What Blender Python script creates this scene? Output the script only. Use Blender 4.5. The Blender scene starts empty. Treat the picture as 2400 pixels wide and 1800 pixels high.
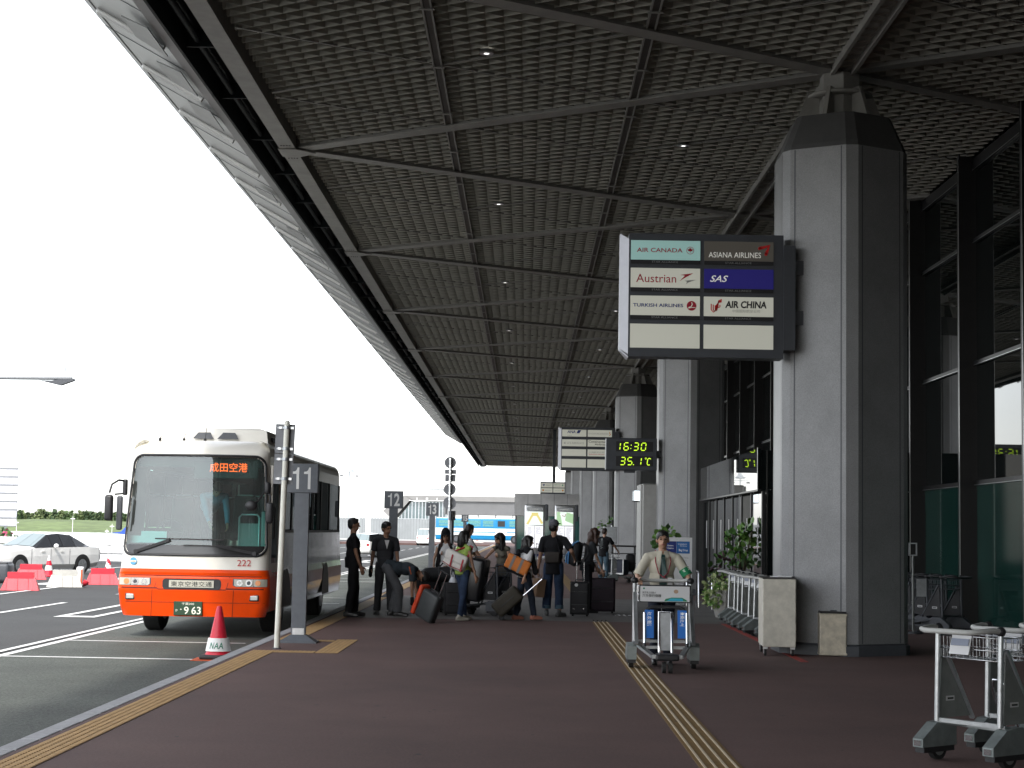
import bpy, bmesh, math, random
from mathutils import Vector, Matrix, noise as mnoise
random.seed(7)
R_ = math.radians
sc = bpy.context.scene
COL = sc.collection
# ---------------------------------------------------------------- camera
cam = bpy.data.cameras.new("camera"); cam.sensor_width = 36.0; cam.lens = 36.0*4000/2400
cam.clip_start = 0.3; cam.clip_end = 6000
co = bpy.data.objects.new("camera", cam); COL.objects.link(co)
VPX, VPY, ROLL, HC = 31.0, -345.0, 0.0175, 1.6
d_ = Vector((VPX, VPY, 4000)).normalized(); t_ = math.tan(ROLL)
u_ = Vector((t_, 1, -(t_*d_.x+d_.y)/d_.z)).normalized()
r_ = u_.cross(d_)
if r_.x < 0: r_ = -r_
cR = Vector((r_.x, d_.x, u_.x)); cU = Vector((r_.y, d_.y, u_.y)); cF = Vector((r_.z, d_.z, u_.z))
m4 = Matrix((cR, cU, -cF)).transposed().to_4x4(); m4.translation = (0, 0, HC)
co.matrix_world = m4
sc.camera = co
# ---------------------------------------------------------------- sky, sun, exposure
SUN_EL, SUN_AZ = 50.0, 191.0     # azimuth clockwise from +Y (the kerb runs along +Y)
w = bpy.data.worlds.new("World"); sc.world = w; w.use_nodes = True
nt = w.node_tree; nt.nodes.clear()
sky = nt.nodes.new("ShaderNodeTexSky"); sky.sky_type = 'NISHITA'; sky.sun_disc = False
sky.sun_elevation = R_(SUN_EL); sky.sun_rotation = R_(SUN_AZ); sky.dust_density = 1.2; sky.air_density = 1.0; sky.ozone_density = 1.0
hs = nt.nodes.new("ShaderNodeHueSaturation"); hs.inputs['Saturation'].default_value = 0.25
bg = nt.nodes.new("ShaderNodeBackground"); bg.inputs['Strength'].default_value = 0.15
ow = nt.nodes.new("ShaderNodeOutputWorld")
nt.links.new(sky.outputs[0], hs.inputs['Color']); nt.links.new(hs.outputs[0], bg.inputs['Color']); nt.links.new(bg.outputs[0], ow.inputs['Surface'])
sl = bpy.data.lights.new("sun", 'SUN'); sl.energy = 1.0; sl.angle = R_(2.5); sl.color = (1, 0.95, 0.88)
so = bpy.data.objects.new("sun", sl); COL.objects.link(so)
az = R_(SUN_AZ); el = R_(SUN_EL)
sd = Vector((math.sin(az)*math.cos(el), math.cos(az)*math.cos(el), math.sin(el)))
so.rotation_euler = sd.to_track_quat('Z', 'Y').to_euler(); so.location = (-20, 20, 60)
vs = sc.view_settings; vs.view_transform = 'Standard'; vs.look = 'None'; vs.exposure = 1.7; vs.gamma = 1.0; vs.use_curve_mapping = False
cy = sc.cycles; cy.max_bounces = 7; cy.diffuse_bounces = 4; cy.glossy_bounces = 4; cy.transmission_bounces = 4; cy.transparent_max_bounces = 16
cy.use_denoising = True; cy.sample_clamp_indirect = 6; cy.caustics_reflective = False; cy.caustics_refractive = False
# ---------------------------------------------------------------- materials
MATS = {}
def mat(name, col, rough=0.5, metal=0.0, var=0.0, vs_=6.0, bump=0.0, bs=40.0, spec=0.5, emit=0.0, coat=0.0, stretch=(1,1,1), var2=0.0, v2s=0.6):
    if name in MATS: return MATS[name]
    m = bpy.data.materials.new(name); m.use_nodes = True; n = m.node_tree; L = n.links
    b = n.nodes["Principled BSDF"]
    c4 = (*col, 1)
    b.inputs['Base Color'].default_value = c4; b.inputs['Roughness'].default_value = rough; b.inputs['Metallic'].default_value = metal
    b.inputs['Specular IOR Level'].default_value = spec
    if coat: b.inputs['Coat Weight'].default_value = coat; b.inputs['Coat Roughness'].default_value = 0.05
    tc = mp = None
    if var or bump or var2:
        tc = n.nodes.new("ShaderNodeTexCoord"); mp = n.nodes.new("ShaderNodeMapping"); mp.inputs['Scale'].default_value = stretch
        L.new(tc.outputs['Object'], mp.inputs['Vector'])
    last = None
    for (a, s_) in ((var, vs_), (var2, v2s)):
        if not a: continue
        t = n.nodes.new("ShaderNodeTexNoise"); t.inputs['Scale'].default_value = s_; t.inputs['Detail'].default_value = 6; t.inputs['Roughness'].default_value = 0.65
        L.new(mp.outputs[0], t.inputs['Vector'])
        mr = n.nodes.new("ShaderNodeMapRange"); mr.inputs['From Min'].default_value = 0.34; mr.inputs['From Max'].default_value = 0.66
        mr.inputs['To Min'].default_value = 1-a; mr.inputs['To Max'].default_value = 1+a
        L.new(t.outputs['Fac'], mr.inputs['Value'])
        mx = n.nodes.new("ShaderNodeMix"); mx.data_type = 'RGBA'; mx.blend_type = 'MULTIPLY'; mx.inputs[0].default_value = 1
        if last: L.new(last, mx.inputs[6])
        else: mx.inputs[6].default_value = c4
        L.new(mr.outputs[0], mx.inputs[7]); last = mx.outputs[2]
    if last: L.new(last, b.inputs['Base Color'])
    if bump:
        t = n.nodes.new("ShaderNodeTexNoise"); t.inputs['Scale'].default_value = bs; t.inputs['Detail'].default_value = 4
        L.new(mp.outputs[0], t.inputs['Vector'])
        bp = n.nodes.new("ShaderNodeBump"); bp.inputs['Strength'].default_value = bump; bp.inputs['Distance'].default_value = 0.02
        L.new(t.outputs['Fac'], bp.inputs['Height']); L.new(bp.outputs[0], b.inputs['Normal'])
    if emit:
        b.inputs['Emission Color'].default_value = c4; b.inputs['Emission Strength'].default_value = emit
    MATS[name] = m; return m
def glass(name, tint, refl=0.0, rough=0.0, dust=0.0):
    if name in MATS: return MATS[name]
    m = bpy.data.materials.new(name); m.use_nodes = True; n = m.node_tree; n.nodes.clear(); L = n.links
    o = n.nodes.new("ShaderNodeOutputMaterial"); mx = n.nodes.new("ShaderNodeMixShader"); tr = n.nodes.new("ShaderNodeBsdfTransparent"); gl = n.nodes.new("ShaderNodeBsdfGlossy")
    fr = n.nodes.new("ShaderNodeFresnel"); fr.inputs['IOR'].default_value = 1.5
    ad = n.nodes.new("ShaderNodeMath"); ad.operation = 'ADD'; ad.use_clamp = True; ad.inputs[1].default_value = refl
    tr.inputs[0].default_value = (*tint, 1); gl.inputs['Roughness'].default_value = rough; gl.inputs[0].default_value = (.95, 1, 1, 1)
    L.new(fr.outputs[0], ad.inputs[0]); L.new(ad.outputs[0], mx.inputs[0]); L.new(tr.outputs[0], mx.inputs[1]); L.new(gl.outputs[0], mx.inputs[2]); L.new(mx.outputs[0], o.inputs[0])
    if dust:
        df = n.nodes.new("ShaderNodeBsdfDiffuse"); df.inputs[0].default_value = (.75, .78, .74, 1); m2 = n.nodes.new("ShaderNodeMixShader"); tx = n.nodes.new("ShaderNodeTexNoise"); tx.inputs['Scale'].default_value = 1.6; tx.inputs['Detail'].default_value = 5
        mr = n.nodes.new("ShaderNodeMapRange"); mr.inputs['From Min'].default_value = .3; mr.inputs['From Max'].default_value = .7; mr.inputs['To Min'].default_value = dust*.5; mr.inputs['To Max'].default_value = dust*1.5
        tc = n.nodes.new("ShaderNodeTexCoord"); L.new(tc.outputs['Object'], tx.inputs['Vector']); L.new(tx.outputs['Fac'], mr.inputs['Value']); L.new(mr.outputs[0], m2.inputs[0]); L.new(mx.outputs[0], m2.inputs[1]); L.new(df.outputs[0], m2.inputs[2]); L.new(m2.outputs[0], o.inputs[0])
    MATS[name] = m; return m
# ---------------------------------------------------------------- mesh builder
TXT = {}
def text_mesh(body, shear=0.0, bold=0.0):
    k = (body, shear, bold)
    if k in TXT: return TXT[k]
    c = bpy.data.curves.new("lettering", 'FONT'); c.body = body; c.shear = shear; c.offset = bold; c.resolution_u = 3
    o = bpy.data.objects.new("lettering", c); COL.objects.link(o)
    dg = bpy.context.evaluated_depsgraph_get(); me = bpy.data.meshes.new_from_object(o.evaluated_get(dg))
    v = [(p.co.x, p.co.y) for p in me.vertices]; f = [tuple(p.vertices) for p in me.polygons]
    COL.objects.unlink(o); bpy.data.objects.remove(o); bpy.data.meshes.remove(me); bpy.data.curves.remove(c)
    x0 = min(p[0] for p in v); x1 = max(p[0] for p in v); y0 = min(p[1] for p in v); y1 = max(p[1] for p in v)
    TXT[k] = ([((p[0]-x0)/(x1-x0), (p[1]-y0)/(y1-y0)) for p in v], f)
    return TXT[k]
class MB:
    def __init__(s): s.v = []; s.f = []; s.m = []; s.s = []; s.mats = []
    def mi(s, m):
        if m not in s.mats: s.mats.append(m)
        return s.mats.index(m)
    def add(s, vs, fs, m, smooth=False):
        o = len(s.v); s.v += [tuple(p) for p in vs]; k = s.mi(m)
        for f in fs: s.f.append(tuple(i+o for i in f)); s.m.append(k); s.s.append(smooth)
    def box(s, c, d, m, R=None, bev=0.0, seg=2):
        hx, hy, hz = d[0]/2, d[1]/2, d[2]/2
        if bev > 0:
            bm = bmesh.new(); bmesh.ops.create_cube(bm, size=1)
            for v in bm.verts: v.co = Vector((v.co.x*d[0], v.co.y*d[1], v.co.z*d[2]))
            bmesh.ops.bevel(bm, geom=list(bm.edges), offset=min(bev, .49*min(d)), segments=seg, profile=.5, affect='EDGES')
            vs = [v.co.copy() for v in bm.verts]; fs = [tuple(v.index for v in f.verts) for f in bm.faces]; bm.free()
        else:
            vs = [Vector((x, y, z)) for z in (-hz, hz) for y in (-hy, hy) for x in (-hx, hx)]
            fs = [(0, 2, 3, 1), (4, 5, 7, 6), (0, 1, 5, 4), (2, 6, 7, 3), (0, 4, 6, 2), (1, 3, 7, 5)]
        C = Vector(c)
        if R is not None: vs = [R @ v for v in vs]
        s.add([v+C for v in vs], fs, m, bev > 0 and seg > 2)
    def bx(s, x0, x1, y0, y1, z0, z1, m, bev=0.0): s.box(((x0+x1)/2, (y0+y1)/2, (z0+z1)/2), (abs(x1-x0), abs(y1-y0), abs(z1-z0)), m, None, bev)
    def cyl(s, p0, p1, r, m, n=12, r1=None, cap=True, smooth=True):
        p0 = Vector(p0); p1 = Vector(p1); r1 = r if r1 is None else r1
        d = (p1-p0).normalized(); a = d.orthogonal().normalized(); b = d.cross(a)
        vs = []
        for (p, rr) in ((p0, r), (p1, r1)):
            for i in range(n):
                t = 2*math.pi*i/n; vs.append(p+a*math.cos(t)*rr+b*math.sin(t)*rr)
        s.add(vs, [(i, (i+1) % n, n+(i+1) % n, n+i) for i in range(n)], m, smooth)
        if cap: s.add(vs[:n], [tuple(range(n))[::-1]], m); s.add(vs[n:], [tuple(range(n))], m)
    def tube(s, pts, r, m, n=8, closed=False):
        P = [Vector(p) for p in pts]; N = len(P); rings = []; a = None
        for i in range(N):
            t = (P[(i+1) % N]-P[i-1]) if (closed or 0 < i < N-1) else (P[1]-P[0] if i == 0 else P[-1]-P[-2])
            t.normalize()
            a = t.orthogonal().normalized() if a is None else (a-t*a.dot(t)).normalized()
            b = t.cross(a); rings.append([P[i]+a*math.cos(2*math.pi*k/n)*r+b*math.sin(2*math.pi*k/n)*r for k in range(n)])
        vs = [p for q in rings for p in q]; fs = []
        for i in range(N if closed else N-1):
            j = (i+1) % N
            for k in range(n): fs.append((i*n+k, i*n+(k+1) % n, j*n+(k+1) % n, j*n+k))
        s.add(vs, fs, m, True)
        if not closed: s.add(rings[0], [tuple(range(n))[::-1]], m); s.add(rings[-1], [tuple(range(n))], m)
    def bar(s, p0, p1, wd, ht, m, up=(0, 0, 1)):
        p0 = Vector(p0); p1 = Vector(p1); d = (p1-p0).normalized(); x = d.cross(Vector(up)).normalized(); z = x.cross(d)
        vs = [p+x*a*wd/2+z*b*ht/2 for p in (p0, p1) for (a, b) in ((-1, -1), (1, -1), (1, 1), (-1, 1))]
        s.add(vs, [(0, 3, 2, 1), (4, 5, 6, 7), (0, 1, 5, 4), (1, 2, 6, 5), (2, 3, 7, 6), (3, 0, 4, 7)], m)
    def prism(s, poly, d, m, smooth=False):   # poly: 3D loop, extruded by d
        P = [Vector(p) for p in poly]; D = Vector(d); n = len(P)
        s.add(P+[p+D for p in P], [tuple(range(n))[::-1], tuple(range(n, 2*n))], m)
        s.add(P+[p+D for p in P], [(i, (i+1) % n, n+(i+1) % n, n+i) for i in range(n)], m, smooth)
    def lathe(s, prof, c, m, n=20, smooth=True):
        C = Vector(c); vs = []
        for (r, z) in prof:
            for i in range(n): t = 2*math.pi*i/n; vs.append(C+Vector((r*math.cos(t), r*math.sin(t), z)))
        s.add(vs, [(k*n+i, k*n+(i+1) % n, (k+1)*n+(i+1) % n, (k+1)*n+i) for k in range(len(prof)-1) for i in range(n)], m, smooth)
        s.add(vs[:n], [tuple(range(n))[::-1]], m); s.add(vs[-n:], [tuple(range(n))], m)
    def ell(s, c, r, m, R=None, nu=16, nv=10):
        C = Vector(c); vs = []
        for j in range(1, nv):
            ph = math.pi*j/nv
            for i in range(nu): t = 2*math.pi*i/nu; vs.append(Vector((r[0]*math.sin(ph)*math.cos(t), r[1]*math.sin(ph)*math.sin(t), r[2]*math.cos(ph))))
        vs += [Vector((0, 0, r[2])), Vector((0, 0, -r[2]))]
        if R is not None: vs = [R @ v for v in vs]
        k = (nv-1)*nu; fs = []
        for j in range(nv-2):
            for i in range(nu): fs.append((j*nu+i, (j+1)*nu+i, (j+1)*nu+(i+1) % nu, j*nu+(i+1) % nu))
        for i in range(nu): fs.append((k, i, (i+1) % nu)); fs.append((k+1, (nv-2)*nu+(i+1) % nu, (nv-2)*nu+i))
        s.add([v+C for v in vs], fs, m, True)
    def cap(s, p0, p1, r0, r1, m, flat=False, n=14):     # capsule
        s.cyl(p0, p1, r0, m, n, r1)
        if not flat: s.ell(p0, (r0,)*3, m, None, n, 8); s.ell(p1, (r1,)*3, m, None, n, 8)
    def build(s, name, parent=None, loc=None, rot=None):
        me = bpy.data.meshes.new(name); me.from_pydata(s.v, [], s.f)
        for m in s.mats: me.materials.append(m)
        me.polygons.foreach_set("material_index", s.m); me.polygons.foreach_set("use_smooth", s.s); me.update()
        o = bpy.data.objects.new(name, me); COL.objects.link(o)
        if parent is not None: o.parent = parent
        if loc is not None: o.location = loc
        if rot is not None: o.rotation_euler = rot
        return o
class Face:    # flat lettering and marks on a panel: (u,v) metres from an origin, each layer 3 mm proud
    def __init__(s, mb, o, r=(1, 0, 0), u=(0, 0, 1), n=(0, -1, 0)): s.mb = mb; s.o = Vector(o); s.r = Vector(r).normalized(); s.u = Vector(u).normalized(); s.n = Vector(n).normalized()
    def p(s, a, b, k=1): return s.o+s.r*a+s.u*b+s.n*(.003*k)
    def poly(s, pts, m, k=1): s.mb.add([s.p(a, b, k) for a, b in pts], [tuple(range(len(pts)))], m)
    def rect(s, a, b, w_, h, m, k=1): s.poly([(a, b), (a+w_, b), (a+w_, b+h), (a, b+h)], m, k)
    def text(s, t, a, b, w_, h, m, k=2, shear=0.0, bold=0.0):
        v, f = text_mesh(t, shear, bold); s.mb.add([s.p(a+x*w_, b+y*h, k) for x, y in v], f, m)
    def disc(s, a, b, r, m, k=1, n=24, r0=0.0):
        q = [(math.cos(2*math.pi*i/n), math.sin(2*math.pi*i/n)) for i in range(n)]
        if r0 <= 0: s.poly([(a+r*x, b+r*y) for x, y in q], m, k)
        else:
            vs = [s.p(a+r*x, b+r*y, k) for x, y in q]+[s.p(a+r0*x, b+r0*y, k) for x, y in q]
            s.mb.add(vs, [(i, (i+1) % n, n+(i+1) % n, n+i) for i in range(n)], m)
    def stroke(s, pts, wd, m, k=2):
        P = [Vector((a, b)) for a, b in pts]; L = []; Rr = []
        for i, p in enumerate(P):
            t = (P[min(i+1, len(P)-1)]-P[max(i-1, 0)]).normalized(); q = Vector((-t.y, t.x))*wd/2; L.append(p+q); Rr.append(p-q)
        vs = [s.p(q.x, q.y, k) for q in L+Rr]; n = len(P)
        s.mb.add(vs, [(i, i+1, n+i+1, n+i) for i in range(n-1)], m)
def tag(o, label=None, cat=None, group=None, kind=None):
    for k, v in (('label', label), ('category', cat), ('group', group), ('kind', kind)):
        if v: o[k] = v
    return o
def thing(name, label, cat, loc=(0, 0, 0), rz=0.0, group=None):
    o = bpy.data.objects.new(name, None); COL.objects.link(o); o.empty_display_size = .2
    o.location = loc; o.rotation_euler = (0, 0, rz); return tag(o, label, cat, group)
def struct(mb, name): return tag(mb.build(name), kind='structure')
KIDS = lambda o: [c for c in COL.objects if c.parent == o]
def dup(root, loc, rz=None, label=None, rot=None, scale=None):
    def cp(o, par):
        c = o.copy(); COL.objects.link(c)
        if par is not None: c.parent = par
        for k in KIDS(o): cp(k, c)
        return c
    r = cp(root, None); r.location = loc
    if rz is not None: r.rotation_euler = (0, 0, rz)
    if rot is not None: r.rotation_euler = rot
    if scale: r.scale = (scale,)*3
    if label: r['label'] = label
    return r
def rrect(x0, x1, z0, z1, r, n=6):
    out = []
    for (cx_, cz, a0) in ((x1-r, z1-r, 0), (x0+r, z1-r, 90), (x0+r, z0+r, 180), (x1-r, z0+r, 270)):
        for i in range(n+1): t = R_(a0+90*i/n); out.append((cx_+r*math.cos(t), cz+r*math.sin(t)))
    return out
# common materials
M_steel = mat("brushed steel", (.55, .56, .57), .28, .9, .12, 12)
M_chrome = mat("chrome", (.75, .76, .78), .12, 1.0)
M_galv = mat("galvanised steel", (.42, .44, .46), .38, .75, .15, 9)
M_black = mat("black plastic", (.018, .018, .02), .45, 0, .2, 14)
M_rubber = mat("black rubber", (.016, .016, .016), .75, 0, .25, 20)
M_white = mat("white paint", (.8, .8, .79), .35, 0, .04, 5)
M_grey = mat("grey paint", (.2, .21, .22), .5, 0, .08, 6)
M_dgrey = mat("dark grey paint", (.07, .075, .085), .5, 0, .1, 6)
M_red = mat("red plastic", (.62, .03, .05), .42, 0, .1, 5, .1, 60)
# ================================================================ SETTING
ROAD = -0.2
def sheet(name, x0, x1, y0, y1, z, m, nx=1, ny=1):
    b = MB(); vs = [(x0+(x1-x0)*i/nx, y0+(y1-y0)*j/ny, z) for j in range(ny+1) for i in range(nx+1)]
    b.add(vs, [(j*(nx+1)+i, j*(nx+1)+i+1, (j+1)*(nx+1)+i+1, (j+1)*(nx+1)+i) for j in range(ny) for i in range(nx)], m)
    return struct(b, name)
M_asph = mat("lane asphalt", (.046, .047, .047), .85, 0, .2, 30, .25, 160, var2=.16, v2s=.35)
M_bay = mat("bay asphalt", (.066, .073, .062), .8, 0, .62, 34, .6, 60, var2=.22, v2s=.5)
M_apron = mat("apron concrete", (.42, .42, .4), .8, 0, .1, .3, var2=.08, v2s=.05)
M_grass = mat("grass", (.11, .15, .05), .9, 0, .3, .15, var2=.25, v2s=.03)
M_pave = mat("maroon rubber paving", (.112, .064, .056), .82, 0, .2, 40, .3, 120, var2=.16, v2s=.45)
M_pave2 = mat("grey paving", (.13, .122, .115), .8, 0, .16, 50, .25, 160, var2=.14, v2s=.6)
M_kerb = mat("kerb stone", (.36, .36, .37), .8, 0, .12, 25, .2, 90, var2=.12, v2s=1.5)
M_line = mat("road paint", (.72, .72, .7), .7, 0, .2, 18, var2=.1, v2s=3)
M_redline = mat("red paint", (.3, .03, .02), .75, 0, .25, 12)
sheet("ground", -29, 3000, -600, 5000, ROAD-.012, M_apron)
sheet("apron", -3000, -29, -600, 5000, -6.5, M_apron)
b = MB(); b.bx(-29.3, -29.001, -600, 5000, -6.6, ROAD-.013, M_apron); struct(b, "embankment")
sheet("road", -28.9, -3.75, -60, 268, ROAD-.006, M_asph)
sheet("parking_lane", -7.05, -3.74, -30, 190, ROAD, M_bay)
sheet("grass_field", -3000, -140, 705, 2600, -6.48, M_grass)
b = MB(); b.bx(-3.56, 9.0, -190, 240, -.35, 0, M_pave); struct(b, "pavement")
b = MB(); b.bx(-22, -3.57, 196, 240, -.35, -.004, M_pave); struct(b, "pavement")
GUM = mat("old gum spots", (.05, .045, .042), .9)
sheet("pavement_band", -3.15, 7.5, 30.9, 41.5, .004, M_pave2)
b = MB()      # kerb stones with open joints
y = -10.0
while y < 195:
    L = .6 if y < 70 else 6.0
    b.box((-3.645, y+L/2, -.17), (.165, L-.022, .346), M_kerb, None, .012, 1); y += L
struct(b, "kerb")
# tactile paving: tiles with raised bars, built as geometry close by
def tilemat(name, col):
    m = mat(name, col, .75, 0, .16, 9, .15, 120); return m
M_tac = tilemat("yellow tactile tile", (.42, .265, .115)); M_tacd = tilemat("grimy tactile tile", (.17, .1, .05)); M_tac2 = tilemat("ochre tactile tile", (.2, .115, .03)); M_tacl = mat("worn bar tops", (.6, .5, .36), .5, 0, .2, 30)
def tactile_dots(b, x0, x1, y0, y1):
    b.bx(x0, x1, y0, y1, -.02, .003, M_tacd)
    nx = max(1, round((x1-x0)/.06)); ny = max(1, round((y1-y0)/.06)); px = (x1-x0)/nx; py = (y1-y0)/ny
    for i in range(nx):
        for j in range(ny):
            cx = x0+(i+.5)*px; cy_ = y0+(j+.5)*py; r0, r1 = .47*px, .36*px; q = .36*py; q1 = .27*py
            b.add([(cx-r0, cy_-q, .004), (cx+r0, cy_-q, .004), (cx+r0, cy_+q, .004), (cx-r0, cy_+q, .004), (cx-r1, cy_-q1, .009), (cx+r1, cy_-q1, .009), (cx+r1, cy_+q1, .009), (cx-r1, cy_+q1, .009)],
                  [(4, 5, 6, 7), (0, 1, 5, 4), (1, 2, 6, 5), (2, 3, 7, 6), (3, 0, 4, 7)], M_tac)
b = MB(); tactile_dots(b, -3.5, -3.2, 9, 22.0); b.bx(-3.5, -3.2, 24.55, 190, -.02, .006, M_tac); b.bx(-3.5, -3.2, -10, 8.99, -.02, .006, M_tac)
tactile_dots(b, -3.5, -2.68, 22.003, 22.3); tactile_dots(b, -2.67, -2.37, 22.003, 24.7); tactile_dots(b, -3.5, -2.68, 24.25, 24.54)
struct(b, "tactile_paving")
b = MB(); b.bx(1.226, 1.526, -10, 30.85, -.02, .003, M_tac2)
yy = 6.0
while yy < 30.7:
    for k in range(4): b.box((1.263+.075*k, yy+.14, .005), (.017, .28, .008), M_tacl)
    yy += .3
for k in range(4):
    b.box((1.263+.075*k, 31.2, .007), (.02, .5, .008), M_chrome); b.box((1.75+.1*k, 33.4, .007), (.05, .3, .008), M_chrome)
b.bx(1.226, 1.526, 41.6, 180, -.02, .005, M_tac2)
struct(b, "tactile_guide_strip")
b = MB(); b.bx(3.54, 3.64, 22, 31.6, -.02, .004, M_redline); struct(b, "red_floor_line")
b = MB(); zr = ROAD+.005
def mk(pts): b.add([(x, y_, zr) for x, y_ in pts], [tuple(range(len(pts)))], M_line)
def mkr(x0, x1, y0, y1): mk([(x0, y0), (x1, y0), (x1, y1), (x0, y1)])
for (y0, wd, x0, x1) in ((23.16, .13, -7.0, -4.43), (26.5, .11, -7.0, -4.28), (40.9, .1, -7.0, -4.4), (44.2, .1, -7.0, -4.4), (58, .14, -7, -4.4), (61.5, .14, -7, -4.4), (75, .14, -7, -4.4), (78.5, .14, -7, -4.4)): mkr(x0, x1, y0-wd/2, y0+wd/2)
mkr(-7.12, -7.0, -10, 190); mkr(-7.36, -7.25, -10, 190)
yd = 4.0
while yd < 180: mkr(-10.5, -10.36, yd, yd+5); yd += 10
mkr(-13.2, -13.06, 10, 180); mkr(-17.0, -16.86, 30, 200)
for (x0, x1, y0, y1) in ((-9.05, -8.9, 33, 38.5), (-8.4, -8.25, 33, 38.5), (-8.9, -8.4, 33, 33.5), (-8.9, -8.4, 38, 38.5), (-9.2, -8.2, 90, 91.5), (-9.0, -8.6, 93, 97)): mkr(x0, x1, y0, y1)
mk([(-14.6, 50), (-13.5, 58), (-13.3, 58), (-13.3, 50)])
struct(b, "road_markings")
b = MB(); rg = random.Random(11)
for _ in range(170):
    x, y_, r = rg.uniform(-3, 6.5), rg.uniform(10, 30.5), rg.uniform(.008, .028); b.add([(x+r*math.cos(k*.9)*rg.uniform(.7, 1.2), y_+r*math.sin(k*.9)*rg.uniform(.7, 1.2), .0042) for k in range(7)], [tuple(range(7))], GUM)
struct(b, "pavement_stains")

# ---------------------------------------------------------------- canopy
M_soff = mat("soffit louvre", (.41, .4, .35), .6, 0, .12, 2.5)
M_beam = mat("canopy beam paint", (.27, .265, .245), .5, 0, .12, 3)
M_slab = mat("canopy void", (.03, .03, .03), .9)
M_fasc = mat("fascia aluminium", (.2, .205, .2), .42, .25, .06, 2, .04, 6)
M_chan = mat("gutter channel", (.012, .016, .018), .6, spec=.2)
M_rib = mat("fascia rib", (.62, .62, .6), .4, .1, .06, 3)
CX, Y0, PITCH = 4.41, 24.05, 11.0; GX = -4.2; YE = 176.5; ZB = 8.2; XW = 7.75
can = thing("terminal_canopy", "long grey louvred canopy roof over the pavement", "canopy", (0, 0, 0))
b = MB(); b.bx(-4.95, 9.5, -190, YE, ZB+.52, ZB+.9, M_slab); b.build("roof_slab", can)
b = MB()      # triangular egg-crate of thin fins, clipped to the soffit rectangle
fx0, fx1, fy0, fy1 = -4.02, XW-.05, 15.0, YE-.3; fh = .16; fz = ZB+.05+fh/2; A = 11/36; ft = .003
sl_ = 5.5/(CX-GX); px = A/(2*sl_)
for sg in (1, -1):
    c0 = fy0-8; k = 0
    while c0+k*A < fy1+8:
        yc = c0+k*A; k += 1      # y = yc + sg*sl*(x-2)
        xs = [fx0, fx1]
        ya, yb = yc+sg*sl_*(fx0-2), yc+sg*sl_*(fx1-2)
        def xa(Y): return 2+(Y-yc)/(sg*sl_)
        lo, hi = fx0, fx1
        for Yl in (fy0, fy1):
            pass
        if min(ya, yb) > fy1 or max(ya, yb) < fy0: continue
        for (Yl, isl) in ((fy0, 1), (fy1, 0)):
            xc = xa(Yl)
            if (isl and ya < Yl) or (not isl and ya > Yl): lo = max(lo, xc)
            if (isl and yb < Yl) or (not isl and yb > Yl): hi = min(hi, xc)
        if hi-lo < .05: continue
        zq = fz+(.001 if sg > 0 else 0); b.bar((lo, yc+sg*sl_*(lo-2), zq), (hi, yc+sg*sl_*(hi-2), zq), ft, fh-(.002 if sg > 0 else 0), M_soff)
lat = b.build("soffit_lattice", can)
# panel seams between the louvre panels
b = MB()
for sg in (1, -1):
    for k in range(-3, 48):
        yc = Y0+PITCH/3*k
        if k % 3 == 0: continue
        p = [(x, yc+sg*sl_*(x-CX), ZB+.066) for x in (-4.0, 7.6)]
        if min(p[0][1], p[1][1]) < 15 or max(p[0][1], p[1][1]) > YE: continue
        b.bar(p[0], p[1], .035, .025, M_beam)
b.build("panel_seam", can)
for k in range(-2, 15):
    yR = Y0+PITCH*k
    for sg in (-1, 1):
        yg = yR+sg*5.5
        if yR > YE+1 or yg > YE+4: continue
        m = MB(); m.bar((CX, yR, ZB+.15+.002*sg), (GX, yg, ZB+.15+.002*sg), .24, .28, M_beam); m.bar((CX, yR, ZB+.01+.002*sg), (GX, yg, ZB+.01+.002*sg), .3, .02, M_beam); m.build("beam", can)
        m = MB(); m.bar((CX, yR, ZB+.15+.002*sg), (XW+.1, yR+sg*sl_*(XW+.1-CX), ZB+.15+.002*sg), .24, .28, M_beam); m.build("beam", can)
b = MB()      # channel beam over the columns: two flanges and a web set back
b.bx(CX-.17, CX-.12, -190, YE, ZB-.05, ZB+.5, M_beam); b.bx(CX+.12, CX+.17, -190, YE, ZB-.05, ZB+.5, M_beam); b.bx(CX-.117, CX+.117, -190, YE, ZB+.06, ZB+.1, M_beam); b.build("column_line_beam", can)
for xr in (-1.37, 1.55):
    b = MB(); b.bx(xr-.07, xr-.045, 10, YE, ZB+.03, ZB+.3, M_beam); b.bx(xr+.045, xr+.07, 10, YE, ZB+.03, ZB+.3, M_beam); b.bx(xr-.044, xr+.044, 10, YE, ZB+.05, ZB+.09, mat("rail channel", (.05, .042, .035), .6))
    for k in range(60): b.bx(xr-.1, xr+.1, 13+2.75*k, 13.05+2.75*k, ZB+.005, ZB+.018, M_beam)
    b.build("ceiling_rail", can)
b = MB(); b.bx(-4.4, -4.12, -190, YE, ZB-.02, ZB+.5, M_beam)
for k in range(-1, 14): 
    yg = Y0+5.5+PITCH*k; b.prism([(-4.42, yg-.3, ZB-.045), (-4.1, yg-.3, ZB-.045), (-3.8, yg, ZB-.045), (-4.1, yg+.3, ZB-.045), (-4.42, yg+.3, ZB-.045)], (0, 0, .022), M_beam)
    for q in range(4):
        for s_ in (-1, 1): b.cyl((-4.34+.05*q, yg+s_*.5, ZB-.03), (-4.34+.05*q, yg+s_*.5, ZB-.018), .014, M_dgrey, 6)
b.build("edge_beam", can)
b = MB(); b.bx(-4.92, -4.88, -190, YE, ZB-.03, ZB+.5, M_chan); b.bx(-4.88, -4.4, -190, YE, ZB+.35, ZB+.4, M_chan); b.tube([(-4.72, y_, ZB+.2) for y_ in (-60, 20, 90, YE-.2)], .05, M_chan, 8)
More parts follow.
